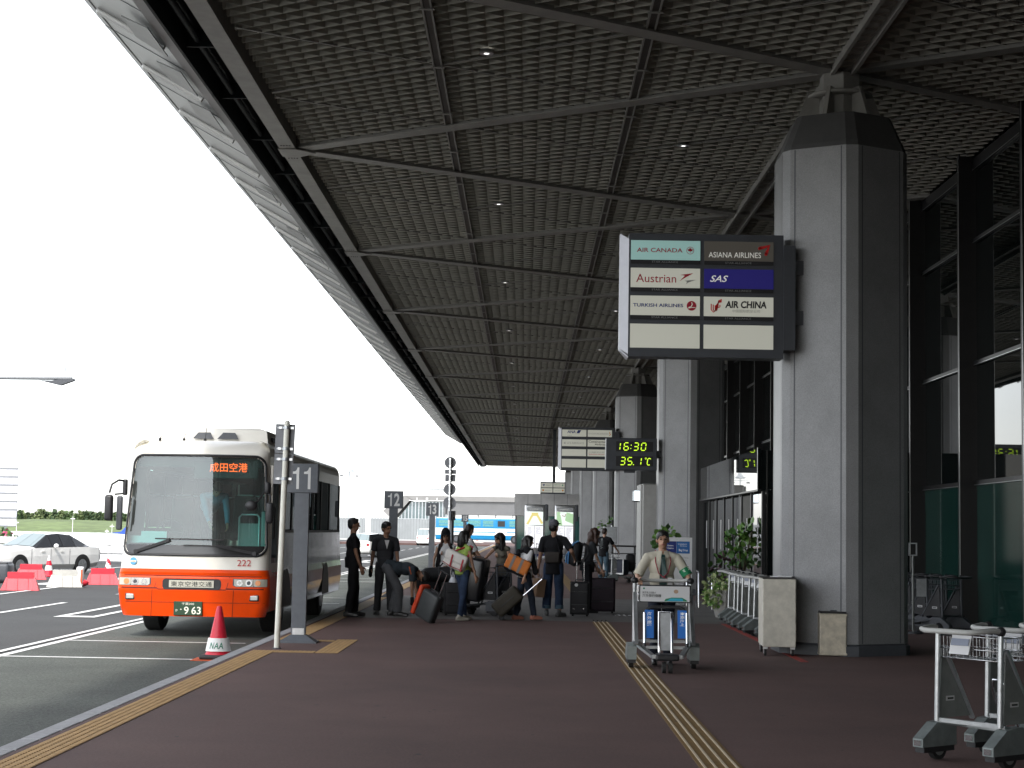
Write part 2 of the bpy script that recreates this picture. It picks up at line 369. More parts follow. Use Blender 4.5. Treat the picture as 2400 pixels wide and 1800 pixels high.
for k in range(60): b.bx(-4.88, -4.402, 12+2.86*k, 12.05+2.86*k, ZB+.1, ZB+.347, M_chan)
b.build("gutter", can)
b = MB(); YF = 131.0
fo = [(-4.93, ZB+.0), (-5.1, ZB+.03), (-6.29, ZB+.69), (-6.29, ZB+.82), (-5.0, ZB+.3), (-4.93, ZB+.25)]
b.prism([(x, -190, z) for x, z in fo], (0, YF+190, 0), M_fasc)
yy = 13.0
while yy < YF:      # panel joints
    b.bar((-5.1, yy, ZB+.026), (-6.28, yy, ZB+.68), .02, .006, M_dgrey, (0.5, 0, 1)); yy += 2.86
b.bar((-6.16, -60, ZB+.612), (-6.16, YF, ZB+.612), .012, .01, M_dgrey)
b.build("fascia", can)
for k in range(38):
    yb = 20.46+2.86*k
    if yb > YF: break
    m = MB(); m.cyl((-5.16, yb, ZB+.035), (-6.08, yb, ZB+.55), .05, M_rib, 8); m.ell((-6.08, yb, ZB+.55), (.055, .05, .055), M_rib, None, 8, 6); m.build("fascia_rib", can)
for (yb, q) in ((22.2, 1), (24.4, 1), (26.7, 1), (33.5, .6), (38, .6), (41.5, .6)):
    m = MB(); m.prism([(-5.14, yb, ZB-.02), (-5.5, yb, ZB+.14), (-5.5, yb+.9*q, ZB+.12), (-5.14, yb+1.3*q, ZB-.04)], (0, 0, .02), M_fasc); m.build("fascia_bracket", can)
M_lamp = mat("lamp glow", (1, .98, .95), .4, emit=1.1)
dl = thing("ceiling_downlight", "small round downlight glowing in the louvred canopy soffit", "downlight", (0, 0, 0), 0, "round downlights along the canopy soffit")
m = MB(); m.lathe([(.1, 0), (.1, .05), (.06, .05), (.06, .0)], (0, 0, 0), M_steel, 14); m.build("trim_ring", dl)
m = MB(); m.lathe([(.04, .0), (.045, .03)], (0, 0, 0), M_lamp, 14); m.build("lamp", dl)
lst = []
for k in range(13):
    for (xl, off) in ((-.65, 0), (2.6, 5.5)):
        lst.append((xl, 23.3+PITCH*k+off))
for i, (x, y_) in enumerate(lst):
    lb = ("downlight nearest the camera, left of the middle ceiling rail, glowing in the soffit" if i == 0 else None)
    o = dl if i == 0 else dup(dl, (0, 0, 0)); o.location = (x, y_, ZB+.02)
# ---------------------------------------------------------------- columns
M_colp = mat("column metallic paint", (.22, .222, .226), .42, .2, .16, 70, .12, 260, var2=.14, v2s=.8)
M_colc = mat("column cap", (.075, .075, .075), .6, 0, .1, 5)
RC = .975
def hexc(r, z, ch=5.0, rot=0.0):
    out = []
    for k in range(6):
        for s_ in (-ch, ch): a = R_(-90+60*k+s_+rot); rr = r*math.cos(0)*(.985 if ch else 1); out.append((rr*math.cos(a), rr*math.sin(a), z))
    return out
def loft(b, rings, m, cap=True):
    n = len(rings[0]); vs = [p for r in rings for p in r]
    b.add(vs, [(j*n+i, j*n+(i+1) % n, (j+1)*n+(i+1) % n, (j+1)*n+i) for j in range(len(rings)-1) for i in range(n)], m)
    if cap: b.add(rings[0], [tuple(range(n))[::-1]], m); b.add(rings[-1], [tuple(range(n))], m)
col = thing("canopy_column", "", "column", (CX, Y0+.05, 0), 0, "hexagonal grey columns along the terminal front")
b = MB(); loft(b, [hexc(RC, .16), hexc(RC, 6.98)], M_colp)
for k in range(6):          # recessed joints beside every corner
    for s_ in (-7.2, 7.2):
        a = R_(-90+60*k+s_); a2 = R_(-90+60*k+s_*1.25)
        v0, v1 = [Vector(p) for p in (hexc(RC, 0)[(2*k) % 12], hexc(RC, 0)[(2*k+1) % 12])]
        nb = Vector(hexc(RC, 0)[(2*k-1) % 12]) if s_ < 0 else Vector(hexc(RC, 0)[(2*k+2) % 12]); c = v0 if s_ < 0 else v1
        d = (nb-c).normalized(); nrm = Vector((d.y, -d.x, 0))
        if nrm.dot(c) < 0: nrm = -nrm
        p = c+d*.06+nrm*.002; q = c+d*.078+nrm*.002
        b.add([(p.x, p.y, .17), (q.x, q.y, .17), (q.x, q.y, 6.97), (p.x, p.y, 6.97)], [(0, 1, 2, 3)], M_dgrey)
b.build("shaft", col)
b = MB(); loft(b, [hexc(RC+.03, 0), hexc(RC+.03, .13), hexc(RC-.02, .158)], M_dgrey); b.build("plinth", col)
b = MB(); loft(b, [hexc(RC-.01, 6.983), hexc(RC-.03, 7.05), hexc(.74, 7.5)], M_colc); b.build("cap", col)
b = MB(); loft(b, [hexc(.3, 7.5, 1), hexc(.3, 8.19, 1)], M_beam)
for k in range(6):
    a = R_(60*k); ca, sa = math.cos(a), math.sin(a)
    b.prism([Vector((ca*r-sa*.03, sa*r+ca*.03, z)) for r, z in ((.3, 7.5), (.62, 7.5), (.45, 7.95), (.3, 7.95))], (sa*.06, -ca*.06, 0), M_beam)
b.lathe([(.36, 7.86), (.46, 7.86), (.46, 7.9), (.36, 7.9)], (0, 0, 0), M_beam, 24)
b.build("bracket", col)
cl = ["nearest big grey column behind the drawer cabinet", "grey column behind the clock sign, second from the camera", "grey column carrying the smaller far airline board, beside the ribbed pylon"]
for k in range(7):
    o = col if k == 0 else dup(col, (0, 0, 0)); o.location = (CX, Y0+.05+22*k, 0)
    o['label'] = cl[k] if 0 <= k < 3 else ("grey column behind the camera, out of view" if k < 0 else "far grey column in the overlapping row right of the metal clad booth")
# ---------------------------------------------------------------- terminal glass wall
M_gl = mat("dark mirror glass", (.006, .008, .008), .015, 0, spec=.62)
M_glg = mat("green frosted glass", (.014, .047, .039), .06, 0, .25, .8, spec=.6)
M_mul = mat("black mullion", (.012, .012, .013), .38, .4, .1, 6)
wal = thing("terminal_glass_wall", "tall dark reflective glass wall of the terminal with black mullions", "glass wall", (XW, 0, 0))
b = MB(); b.bx(0, .1, -190, YE+14, 2.6, 8.6, M_gl); b.bx(.1, .3, -190, YE+14, 8.0, 9.2, M_mul); b.build("upper_glazing", wal)
b = MB(); b.bx(-.01, .09, -190, YE+14, .15, 2.52, M_glg); b.build("lower_glazing", wal)
b = MB(); b.bx(-.12, .1, -190, YE+14, 0, .148, M_dgrey); b.build("base_kerb", wal)
for z, hh in ((2.56, .08), (4.62, .07), (6.76, .07), (8.1, .2)):
    b = MB(); b.bx(-.055, .1, -190, YE+14, z-hh/2, z+hh/2, M_mul); b.bx(-.06, -.056, -190, YE+14, z-hh/2, z-hh/2+.012, M_steel); b.build("transom", wal)
for k in range(-4, 44):
    yk = 25.61+3.79*k
    m = MB(); m.bx(-.3, .1, yk, yk+.12, 0, 8.45, M_mul); m.bx(-.306, -.301, yk, yk+.02, 0.1, 8.4, M_steel); m.build("mullion", wal)
ves = thing("entrance_vestibule", "dark glass entrance porch with a mirrored band above its sliding doors", "entrance porch", (4.55, 33.6, 0))
LV = 11.2
b = MB(); b.bx(0, .06, 0, LV, 2.5, 3.3, M_gl); b.build("mirror_band", ves)
b = MB(); b.bx(.065, 3.15, .05, LV-.03, 3.15, 3.27, M_mul); b.bx(.065, 3.15, .0, .04, 2.5, 3.27, M_gl); b.bx(-.012, -.002, -.02, .02, 2.47, 3.32, M_white); b.bx(-.008, .06, -.02, LV, 2.465, 2.496, M_mul); b.build("porch_roof", ves)
for k in range(7):
    y0 = k*LV/7
    d = MB(); d.bx(.1, .13, y0+.06, y0+LV/7-.06, .1, 2.42, M_gl); d.bx(.08, .15, y0, y0+.058, 0, 2.46, M_mul); d.bx(.08, .15, y0+.06, y0+LV/7-.06, 0.0, .098, M_mul); d.bx(.09, .098, y0+.7, y0+.75, 1.25, 1.95, M_white); p_ = d.build("sliding_door", ves)
b = MB(); b.bx(.16, 3.1, -.02, .02, 0, 2.49, M_gl); b.bx(.08, .15, -.06, -.021, 0, 2.46, M_mul); b.build("side_glazing", ves)
# ================================================================ AIRPORT BUS
M_bw = mat("bus white paint", (.8, .77, .69), .22, 0, .03, 3, coat=.4)
M_bo = mat("bus orange paint", (.85, .068, .002), .3, 0, .05, 3, spec=.3)
M_bside = mat("bus silver side", (.5, .49, .47), .09, .75, .06, 2, .12, 1.6, stretch=(1, .6, 1.5))
M_bglass = glass("bus window glass", (.42, .62, .6), .02)
M_bws = glass("bus windscreen glass", (.42, .8, .75), .05, 0, .055)
M_seat = mat("bus seat fabric", (.02, .06, .055), .8, 0, .2, 9)
M_int = mat("bus interior", (.06, .075, .075), .7, 0, .1, 4)
M_amber = mat("amber lens", (.75, .3, .12), .2); M_lens = mat("clear lens", (.62, .62, .58), .12, .3)
M_led = mat("orange led", (1, .09, .015), .5, emit=1.3); M_plate = mat("dark green plate", (.015, .05, .02), .45); M_pw = mat("plate digits", (.85, .83, .7), .5)
M_sgn = mat("cream sign face", (.52, .5, .42), .5); M_ink = mat("dark ink", (.03, .035, .03), .6); M_rtxt = mat("red lettering", (.5, .03, .03), .5)
bus = thing("airport_bus", "orange and white airport coach parked at the kerb with 222 on its front", "bus", (-5.345, 27.55, ROAD))
def lerp(a, b_, t): return a+(b_-a)*t
def bw(z):
    P = [(.3, 1.14), (.5, 1.205), (.76, 1.232), (.98, 1.225), (1.1, 1.2), (1.3, 1.19), (2.95, 1.135)]
    if z >= 2.95: return 1.135-.2*(1-math.sqrt(max(0, 1-((z-2.95)/.25)**2)))
    for (a, wa), (c, wc) in zip(P, P[1:]):
        if z <= c: return lerp(wa, wc, max(0, (z-a)/(c-a)))
def by(x, z):
    W = bw(z); u = min(1, abs(x)/W); rc = .17; u0 = 1-rc/W; y = (.08+.1*max(0, min(1, (z-1.1)/.4)))*u*u
    if u > u0: y += rc*(1-math.sqrt(max(0, 1-((u-u0)/(1-u0))**2)))
    if z > 1.3: y += (z-1.3)*.09
    if z > 2.9: y += .5*((z-2.9)/.3)**2.2
    if z < .76: y += (.76-z)*.16
    if .97 < z < 1.02: y += .012
    return y
WZ0, WZ1 = 1.32, 2.935
def wx(z, sgn, ins=0.0):
    e = (lerp(1.165, 1.045, (z-WZ0)/(WZ1-WZ0)) if sgn < 0 else lerp(1.16, 1.08, (z-WZ0)/(WZ1-WZ0)))-ins
    r = .16; dz = min(z-WZ0-ins, WZ1-ins-z)
    if dz < r: e -= r-math.sqrt(max(0, r*r-(r-max(dz, 0))**2))
    return sgn*e
b = MB(); NU, NZ = 150, 170; Z0, Z1 = .34, 3.2
zs = [lerp(Z0, Z1, j/NZ) for j in range(NZ+1)]
def uu(i): t = -1+2*i/NU; return math.copysign(1-(1-abs(t))**1.35, t)
vs = [(uu(i)*bw(z), by(uu(i)*bw(z), z), z) for z in zs for i in range(NU+1)]
fw, fo_ = [], []
for j in range(NZ):
    for i in range(NU):
        xc = (uu(i)+uu(i+1))/2*bw(zs[j]); zc = (zs[j]+zs[j+1])/2
        if WZ0+.02 < zc < WZ1-.02 and wx(zc, -1, .02) < xc < wx(zc, 1, .02): continue
        q = (j*(NU+1)+i, j*(NU+1)+i+1, (j+1)*(NU+1)+i+1, (j+1)*(NU+1)+i)
        (fo_ if zc < 1.1 else fw).append(q)
b.add(vs, fw, M_bw, True); b.add(vs, fo_, M_bo, True); LB = 10.9
ye = lambda z: by(bw(z), z)
# sides, roof and rear
for sg in (-1, 1):
    zz = [.42, .76, .98, 1.1, 1.32, 1.7, 1.75, 2.74, 2.8, 2.95]+[2.95+.25*math.sin(R_(a)) for a in (18, 36, 54, 72, 90)]
    ys = [None, .5, 1.5, 1.72, LB]
    for a, c in zip(zz, zz[1:]):
        for q in range(4):
            if 1.75 <= a < 2.74 and q == 3: continue
            if q == 1 and sg > 0 and .42 <= a and c <= 2.8: continue
            if q == 0 and sg < 0 and 1.75 <= a < 2.74: pass
            y0a, y0c = (ye(a), ye(c)) if q == 0 else (ys[q], ys[q]); y1 = ys[q+1]
            m_ = (M_bo if c <= 1.1 and q < 3 else M_bw) if q < 3 else (M_bside if a < 1.7 else (M_bw if a >= 2.74 else M_black))
            if q == 3 and a < .76: m_ = M_bside
            b.add([(sg*bw(a), y0a, a), (sg*bw(a), y1, a), (sg*bw(c), y1, c), (sg*bw(c), y0c, c)], [(0, 1, 2, 3)], m_, a >= 2.9)
    # pillars
    for yp in (1.72, 3.05, 4.5, 5.95, 7.4, 8.85, LB-.12):
        b.bx(sg*1.13, sg*1.165, yp, yp+.1, 1.75, 2.74, M_black)
top = [(uu(i)*bw(3.2), by(uu(i)*bw(3.2), 3.2), 3.2) for i in range(NU+1)]
b.add(top+[(p[0], LB, 3.2) for p in top], [(i, i+1, NU+2+i, NU+1+i) for i in range(NU)], M_bw, True)
prof = [(bw(z), z) for z in (.42, .76, 1.1, 1.7, 2.95, 3.1, 3.2)]
b.add([(x, LB, z) for x, z in prof]+[(-x, LB, z) for x, z in reversed(prof)], [tuple(range(14))], M_bw)
b.bx(-1.1, 1.1, .5, LB-.1, .38, .42, M_black)
b.build("body", bus)
b = MB()     # windscreen
NZ2, NX2 = 40, 40; vs = []
for j in range(NZ2+1):
    z = lerp(WZ0+.16, WZ1-.012, j/NZ2); xl, xr = wx(z, -1, .01), wx(z, 1, .01)
    for i in range(NX2+1): x = lerp(xl, xr, i/NX2); vs.append((x, by(x, z)+.006, z))
b.add(vs, [(j*(NX2+1)+i, j*(NX2+1)+i+1, (j+1)*(NX2+1)+i+1, (j+1)*(NX2+1)+i) for j in range(NZ2) for i in range(NX2)], M_bws, True)
ws = b.build("windscreen", bus)
M_gblk = mat("gloss black panel", (.03, .03, .03), .2, coat=.3)
b = MB(); vs = []
for j in range(13):
    z = lerp(WZ0, WZ0+.16, j/12); xl, xr = wx(z, -1, 0), wx(z, 1, 0)
    for i in range(NX2+1): x = lerp(xl, xr, i/NX2); vs.append((x, by(x, z)-.002, z))
b.add(vs, [(j*(NX2+1)+i, j*(NX2+1)+i+1, (j+1)*(NX2+1)+i+1, (j+1)*(NX2+1)+i) for j in range(12) for i in range(NX2)], M_gblk, True)
pts = []
zl = [lerp(WZ0, WZ1, .5-.5*math.cos(math.pi*j/40)) for j in range(41)]
pts = [(wx(z, -1, 0), z) for z in zl]+[(wx(z, 1, 0), z) for z in reversed(zl)]
topx = [(lerp(wx(WZ1, -1), wx(WZ1, 1), i/20), WZ1) for i in range(1, 20)]
botx = [(lerp(wx(WZ0, 1), wx(WZ0, -1), i/20), WZ0) for i in range(1, 20)]
loop = pts[:41]+topx+pts[41:]+botx
b.tube([(x, by(x, z)-.004, z) for x, z in loop], .022, M_black, 6, True); b.build("windscreen_frame", bus, None)
b = MB()
for (x0, z0, x1, z1) in ((-.93, 1.37, -.2, 1.58), (.98, 1.36, .2, 1.48)):
    p0 = Vector((x0, by(x0, z0)-.03, z0)); p1 = Vector((lerp(x0, x1, .75), by(lerp(x0, x1, .75), z1)-.05, z1-.02 if x0 < 0 else z1)); b.bar(p0, p1, .045, .02, M_black, (0, -1, 0))
    xa, xb_ = (-.62, .48) if x0 < 0 else (-.15, .62)
    b.bar((xa, by(xa, z1)-.03, z1), (xb_, by(xb_, z1)-.03, z1-.005), .02, .03, M_black, (0, -1, 0)); b.cyl((x0, by(x0, z0), z0), (x0, by(x0, z0)-.05, z0), .035, M_black, 10)
b.build("wiper", bus)
b = MB()
for sg in (-1, 1): b.bx(sg*1.142, sg*1.148, 1.72, LB-.1, 1.76, 2.735, M_bglass)
b.build("side_window", bus)
d = MB(); d.bx(1.15, 1.175, .55, 1.45, .45, 2.8, M_bo if False else M_bw); d.build("door", bus) if False else None
d = MB()
for (y0, y1, z0, z1) in ((.5, .56, .42, 2.8), (1.42, 1.5, .42, 2.8), (.56, 1.42, 2.72, 2.8)): d.bx(1.14, 1.185, y0, y1, z0, z1, M_bw)
d.bx(1.16, 1.185, .56, 1.42, .42, 1.05, M_bo); d.bx(1.16, 1.182, .56, 1.42, 1.05, 1.2, M_bw)
d.tube([(1.186, .65, 1.6), (1.21, .65, 1.62), (1.21, .65, 2.1), (1.186, .65, 2.12)], .014, M_black, 6)
Face(d, (1.185, .62, .98), (0, 1, 0), (0, 0, 1), (1, 0, 0)).text("みなと", 0, 0, .6, .1, M_white)
dd = d.build("door", bus)
d = MB(); d.bx(1.155, 1.165, .56, 1.42, 1.2, 2.72, M_bglass); d.build("door_glass", dd)
for sg in (-1, 1):     # head lamps
    L_ = MB()
    def seg(xa, xb_, za, zb, m_, k=.006):
        n = 10; v = []
        for i in range(n+1):
            x = sg*lerp(xa, xb_, i/n); zlo, zhi = za+(.02 if i in (0,) else 0), zb
            v += [(x, by(x, zlo)-k, zlo), (x, by(x, zhi)-k, zhi)]
        L_.add(v, [(2*i, 2*i+2, 2*i+3, 2*i+1) for i in range(n)], m_, True)
    seg(.66, 1.2, .825, .955, M_dgrey, .004); seg(.68, .985, .832, .948, M_lens, .008); seg(.99, 1.195, .832, .948, M_sgn, .008)
    for x, r, m_ in ((.77, .05, M_chrome), (.915, .055, M_chrome), (1.06, .045, M_amber)):
        X = sg*x; L_.cyl((X, by(X, .89)-.002, .89), (X, by(X, .89)-.016, .89), r, m_, 14); 
        if m_ is M_chrome: L_.cyl((X, by(X, .89)-.017, .89), (X, by(X, .89)-.02, .89), r*.55, M_dgrey if x > .9 else M_lens, 12)
    h = L_.build("headlight", bus)
    F_ = MB(); X = sg*1.0; F_.box((X, by(X, .65)+.005, .65), (.155, .03, .105), M_black, None, .02); F_.box((X, by(X, .65)-.008, .65), (.12, .02, .075), M_lens, None, .015); F_.build("fog_lamp", bus)
b = MB()
def strip(x0, x1, z, h_, m_, k=.005, n=24):
    v = []
    for i in range(n+1): x = lerp(x0, x1, i/n); v += [(x, by(x, z)-k, z-h_/2), (x, by(x, z)-k, z+h_/2)]
    b.add(v, [(2*i, 2*i+2, 2*i+3, 2*i+1) for i in range(n)], m_, True)
M_gap = mat("panel gap", (.12, .012, .004), .7)
strip(-1.2, 1.2, .992, .012, M_gap); strip(-1.15, -.55, .79, .02, M_gap); strip(.55, 1.15, .79, .02, M_gap); strip(-1.16, 1.16, .565, .007, M_gap); strip(-.55, .55, .775, .012, M_gap)
for x0, x1, z0, z1 in ((-.66, -.64, .34, .77), (.65, .67, .34, .77), (-.6, -.56, .8, .98), (.56, .6, .8, .98)): b.add([(x0, by(x0, z0)-.006, z0), (x0+.008, by(x0, z0)-.006, z0), (x1+.008, by(x1, z1)-.006, z1), (x1, by(x1, z1)-.006, z1)], [(0, 1, 2, 3)], M_gap)
b.build("panel_gap", bus)
b = MB(); b.prism([(x, by(0, .86)-.002+.03*abs(x), z) for x, z in rrect(-.47, .47, .775, .945, .05, 4)], (0, -.012, 0), M_black)
f = Face(b, (-.36, by(0, .86)-.018, .805)); f.rect(0, 0, .72, .115, M_sgn, 1); f.text("東京空港交通", .03, .014, .66, .085, M_ink, 2, 0, .004)
b.build("name_panel", bus)
b = MB(); b.box((-.05, by(0, .47)-.022, .47), (.46, .02, .225), M_plate, None, .006)
f = Face(b, (-.05-.23, by(0, .47)-.033, .47-.11)); f.rect(.005, .005, .45, .215, M_plate, 1); f.text("千葉200", .13, .165, .2, .04, M_pw); f.text("か", .03, .06, .04, .04, M_pw); f.text("・", .11, .085, .02, .02, M_pw); f.text("9", .17, .02, .075, .12, M_pw, 2, 0, .01); f.text("63", .29, .02, .15, .12, M_pw, 2, 0, .01)
b.build("number_plate", bus)
b = MB(); f = Face(b, (.72, by(.72, 1.2)-.012, 1.16), (1, (by(.94, 1.2)-by(.72, 1.2))/.22, 0)); f.text("222", 0, 0, .22, .1, M_rtxt, 1)
f = Face(b, (-.96, by(-.95, 1.21)-.022, 1.215), (1, -.2, 0)); f.disc(0, 0, .06, mat("badge blue", (.1, .35, .6), .4), 1); f.rect(-.05, -.02, .1, .03, M_white, 2); f.rect(-.04, -.01, .08, .012, mat("badge gold", (.5, .35, .1), .4), 3)
b.build("fleet_number", bus)
# roof air conditioner, aerials, mirrors
b = MB(); b.prism([(-.98, 1.2, 3.19), (.98, 1.2, 3.19), (.93, 1.34, 3.42), (.8, 1.42, 3.46), (-.8, 1.42, 3.46), (-.93, 1.34, 3.42)], (0, 2.6, 0), M_bw)
for x0 in (-.3, .12): b.prism([(x0, 1.19, 3.26), (x0+.36, 1.19, 3.26), (x0+.3, 1.2, 3.37), (x0+.1, 1.2, 3.37)], (0, .02, 0), M_dgrey)
for k in range(8): b.bx(.955, .99, 1.7+.25*k, 1.85+.25*k, 3.25, 3.32, M_dgrey)
b.build("roof_unit", bus)
b = MB()
for x, h_ in ((-.75, .08), (-.35, .12), (.0, .24)): b = MB(); b.cyl((x, .75, 3.19), (x, .75, 3.24), .025, M_black, 8); b.cyl((x, .75, 3.24), (x+.02, .78, 3.2+h_), .006, M_black, 6); b.build("aerial", bus)
b = MB(); b.box((-1.17, .2, 2.4), (.07, .1, .26), M_black, None, .02); b.tube([(-1.16, .2, 2.5), (-1.25, .08, 2.51), (-1.34, .0, 2.44), (-1.37, -.03, 2.3)], .018, M_black, 8); b.tube([(-1.16, .2, 2.3), (-1.3, .05, 2.28)], .014, M_black, 6)
b.box((-1.37, -.03, 2.06), (.14, .1, .42), M_black, None, .045, 3); b.box((-1.235, .14, 1.98), (.1, .06, .55), M_dgrey, None, .03, 3); b.build("wing_mirror", bus)
b = MB(); b.box((1.16, .12, 2.42), (.1, .1, .2), M_black, None, .04, 3); b.tube([(1.12, .1, 2.36), (1.02, .0, 2.2), (.93, -.06, 2.17)], .012, M_black, 6); b.ell((.93, -.06, 2.13), (.1, .05, .08), M_black); b.tube([(1.16, .12, 2.34), (1.22, .05, 2.3), (1.22, .02, 2.2)], .014, M_black, 6); b.box((1.22, .0, 2.02), (.13, .1, .34), M_black, None, .045, 3); b.build("wing_mirror", bus)
def wheel(par, c, r, wd, hub, name="wheel"):
    t = MB(); x0, y0, z0 = c
    t.cyl((x0-wd/2+.03, y0, z0), (x0+wd/2-.03, y0, z0), r, M_rubber, 28)
    for s_ in (-1, 1): t.cyl((x0+s_*(wd/2-.03), y0, z0), (x0+s_*wd/2, y0, z0), r, M_rubber, 28, r*.93)
    wo = t.build(name, par); h = MB()
    for s_ in (-1, 1):
        h.cyl((x0+s_*(wd/2-.04), y0, z0), (x0+s_*(wd/2+.005), y0, z0), r*.62, hub, 20)
        for k in range(5): a = 2*math.pi*k/5; h.bar((x0+s_*(wd/2+.008), y0, z0), (x0+s_*(wd/2+.008), y0+math.cos(a)*r*.55, z0+math.sin(a)*r*.55), r*.16, .012, M_steel, (1, 0, 0))
    h.build("rim", wo); return wo
for yw in (2.05, 7.9):
    for sg in (-1, 1):
        wheel(bus, (sg*.99, yw, .5), .5, .3, M_galv)
b = MB()
for yw in (2.05, 7.9):
    for sg in (-1, 1): b.add([(sg*1.236, yw+.6*math.cos(R_(a)), .45+.64*math.sin(R_(a))) for a in range(0, 181, 12)], [tuple(range(16))], M_black)
b.bx(-1.05, 1.05, .55, LB-.3, .43, .55, M_black)
b.build("wheel_arch", bus)
# interior
b = MB(); b.bx(-1.1, 1.1, .6, LB-.15, 1.2, 1.24, M_int); b.bx(-1.08, .6, .32, .75, 1.1, 1.46, M_int); b.bx(-1.05, 1.05, LB-.3, LB-.2, 1.24, 3.1, M_int); b.bx(-1.0, 1.0, .6, LB-.3, 3.05, 3.12, M_int)
for sg in (-1, 1): b.bx(sg*.75, sg*1.08, 1.8, LB-.3, 2.72, 2.98, M_int)
b.bx(-1.0, 1.0, .42, .7, 2.75, 2.92, M_int); b.build("interior", bus)
b = MB()
for r in range(9):
    for x in (-.85, -.42, .42, .85):
        if r == 0 and x < 0: continue
        yy = 2.0+.92*r; b.box((x, yy+.2, 1.62), (.4, .44, .14), M_seat, None, .05, 2); b.box((x, yy+.42, 1.98), (.4, .13, .72), M_seat, Matrix.Rotation(R_(-10), 3, 'X'), .05, 2); b.box((x, yy+.5, 2.3), (.3, .135, .1), M_white, Matrix.Rotation(R_(-10), 3, 'X'), .03)
b.build("seat", bus)
b = MB(); b.tube([(.48, 1.55, 1.25), (.48, 1.55, 1.95), (.52, 1.55, 2.0), (.78, 1.55, 2.0), (.82, 1.55, 1.95), (.82, 1.55, 1.25)], .018, M_steel); b.bx(.49, .81, 1.54, 1.56, 1.3, 1.85, mat("pale partition", (.35, .4, .38), .5)); b.bx(.86, 1.1, 1.5, 1.6, 1.2, 2.05, mat("pale partition", (.35, .4, .38), .5)); b.build("partition", bus)
b = MB(); b.tube([(-.55+.23*math.cos(R_(a)), .82+.08*math.sin(R_(a)), 1.68+.2*math.sin(R_(a))) for a in range(0, 360, 18)], .016, M_black, 8, True); b.cyl((-.55, .84, 1.68), (-.55, .7, 1.4), .03, M_black, 8); b.bar((-.76, .83, 1.68), (-.34, .83, 1.68), .04, .02, M_black); b.build("steering_wheel", bus)
b = MB(); f = Face(b, (.02, .4, 2.62)); b.bx(-.1, .95, .405, .43, 2.58, 2.86, M_black); f.text("成田空港", .14, .06, .62, .15, M_led, 2, 0, .006); b.build("destination_display", bus)
b = MB()
for (x, wd, h_) in ((-.72, .42, .2), (-1.0, .22, .12)): b.box((x, .3+.12*abs(x), 1.5+h_/2), (wd, .012, h_), M_white, Matrix.Rotation(R_(-20), 3, 'X'))
b.build("dashboard_card", bus)
# ================================================================ CARS
M_cw = mat("white car paint", (.86, .86, .83), .2, 0, .02, 3, coat=.6); M_cg = mat("tinted car glass", (.012, .014, .016), .05, spec=.3); M_cgc = mat("clear car glass", (.22, .27, .28), .1, spec=.8)
M_tail = mat("tail lamp", (.35, .01, .02), .2)
def car(name, label, cat, st, gl, wsf, wsr, wy, wr, loc, rz, seam=True):
    c = thing(name, label, cat, loc, rz); b = MB(); g = MB(); rings = []
    for (y, hw, zb, be, tp, rw) in st:
        P = [(0, zb), (hw*.86, zb), (hw, zb+.16), (hw*1.0, lerp(zb, be, .62)), (hw*.965, be), (rw, tp-.02), (rw*.8, tp), (0, tp+.025)]
        rings.append([(x, y, z) for x, z in P]+[(-x, y, z) for x, z in P[-2:0:-1]])
    n = len(rings[0])
    for j in range(len(rings)-1):
        for i in range(n):
            q = [rings[j][i], rings[j][(i+1) % n], rings[j+1][(i+1) % n], rings[j+1][i]]
            side = i in (4, n-5); topf = i in (5, 6, n-7, n-6)
            isg = (side and gl[0] <= j < gl[1]); isw = topf and (j in wsf or j in wsr)
            b.add(q, [(0, 1, 2, 3)], M_cw if not (isg or isw) else M_black, True)
            if isg or isw:
                ce = sum((Vector(p) for p in q), Vector())/4; nr = (Vector(q[1])-Vector(q[0])).cross(Vector(q[3])-Vector(q[0])).normalized()
                if nr.dot(ce-Vector((0, ce.y, .7))) < 0: nr = -nr
                k = .93 if isg else .97; g.add([ce+(Vector(p)-ce)*k+nr*.012 for p in q], [(0, 1, 2, 3)], M_cgc if isw else M_cg)
    b.add(rings[0], [tuple(range(n))], M_cw); b.add(rings[-1], [tuple(range(n))[::-1]], M_cw)
    hwm = max(s_[1] for s_ in st)
    for yw in wy:
        for sg in (-1, 1): b.add([(sg*(hwm+.004), yw+(wr+.05)*math.cos(R_(a)), wr+(wr+.05)*math.sin(R_(a))) for a in range(-20, 201, 11)], [tuple(range(21))], M_black)
    if seam:
        ym = sum(wy)/2
        for sg in (-1, 1):
            for dy in (-.85, .05, .95): b.bx(sg*hwm, sg*(hwm+.004), ym+dy, ym+dy+.012, .35, .9, M_dgrey)
            for dy in (-.55, .35): b.bx(sg*(hwm), sg*(hwm+.02), ym+dy, ym+dy+.16, .8, .83, M_cw)
    b.build("body", c); g.build("window", c)
    for yw in wy:
        for sg in (-1, 1): wheel(c, (sg*(hwm-.1), yw, wr), wr, .22, M_galv)
    f_, r_ = st[-1], st[0]
    for sg in (-1, 1):
        h = MB(); h.ell((sg*f_[1]*.92, f_[0]-.16, lerp(f_[2], f_[3], .8)), (.2, .2, .09), M_lens); h.build("headlight", c)
        h = MB(); h.box((sg*r_[1]*.86, r_[0]+.04, r_[3]-.12), (.2, .12, .16), M_tail, None, .03); h.build("tail_light", c)
        h = MB(); k = gl[0] if False else None; yy = st[gl[1]-1][0]-.05 if wsf else 0; h.ell((sg*(hwm+.1), yy, st[gl[1]-1][3]+.06), (.11, .06, .08), M_cw); h.build("wing_mirror", c)
    p = MB(); p.bx(-.2, .2, r_[0]-.03, r_[0]-.012, r_[3]-.3, r_[3]-.18, M_sgn); p.build("number_plate", c)
    return c
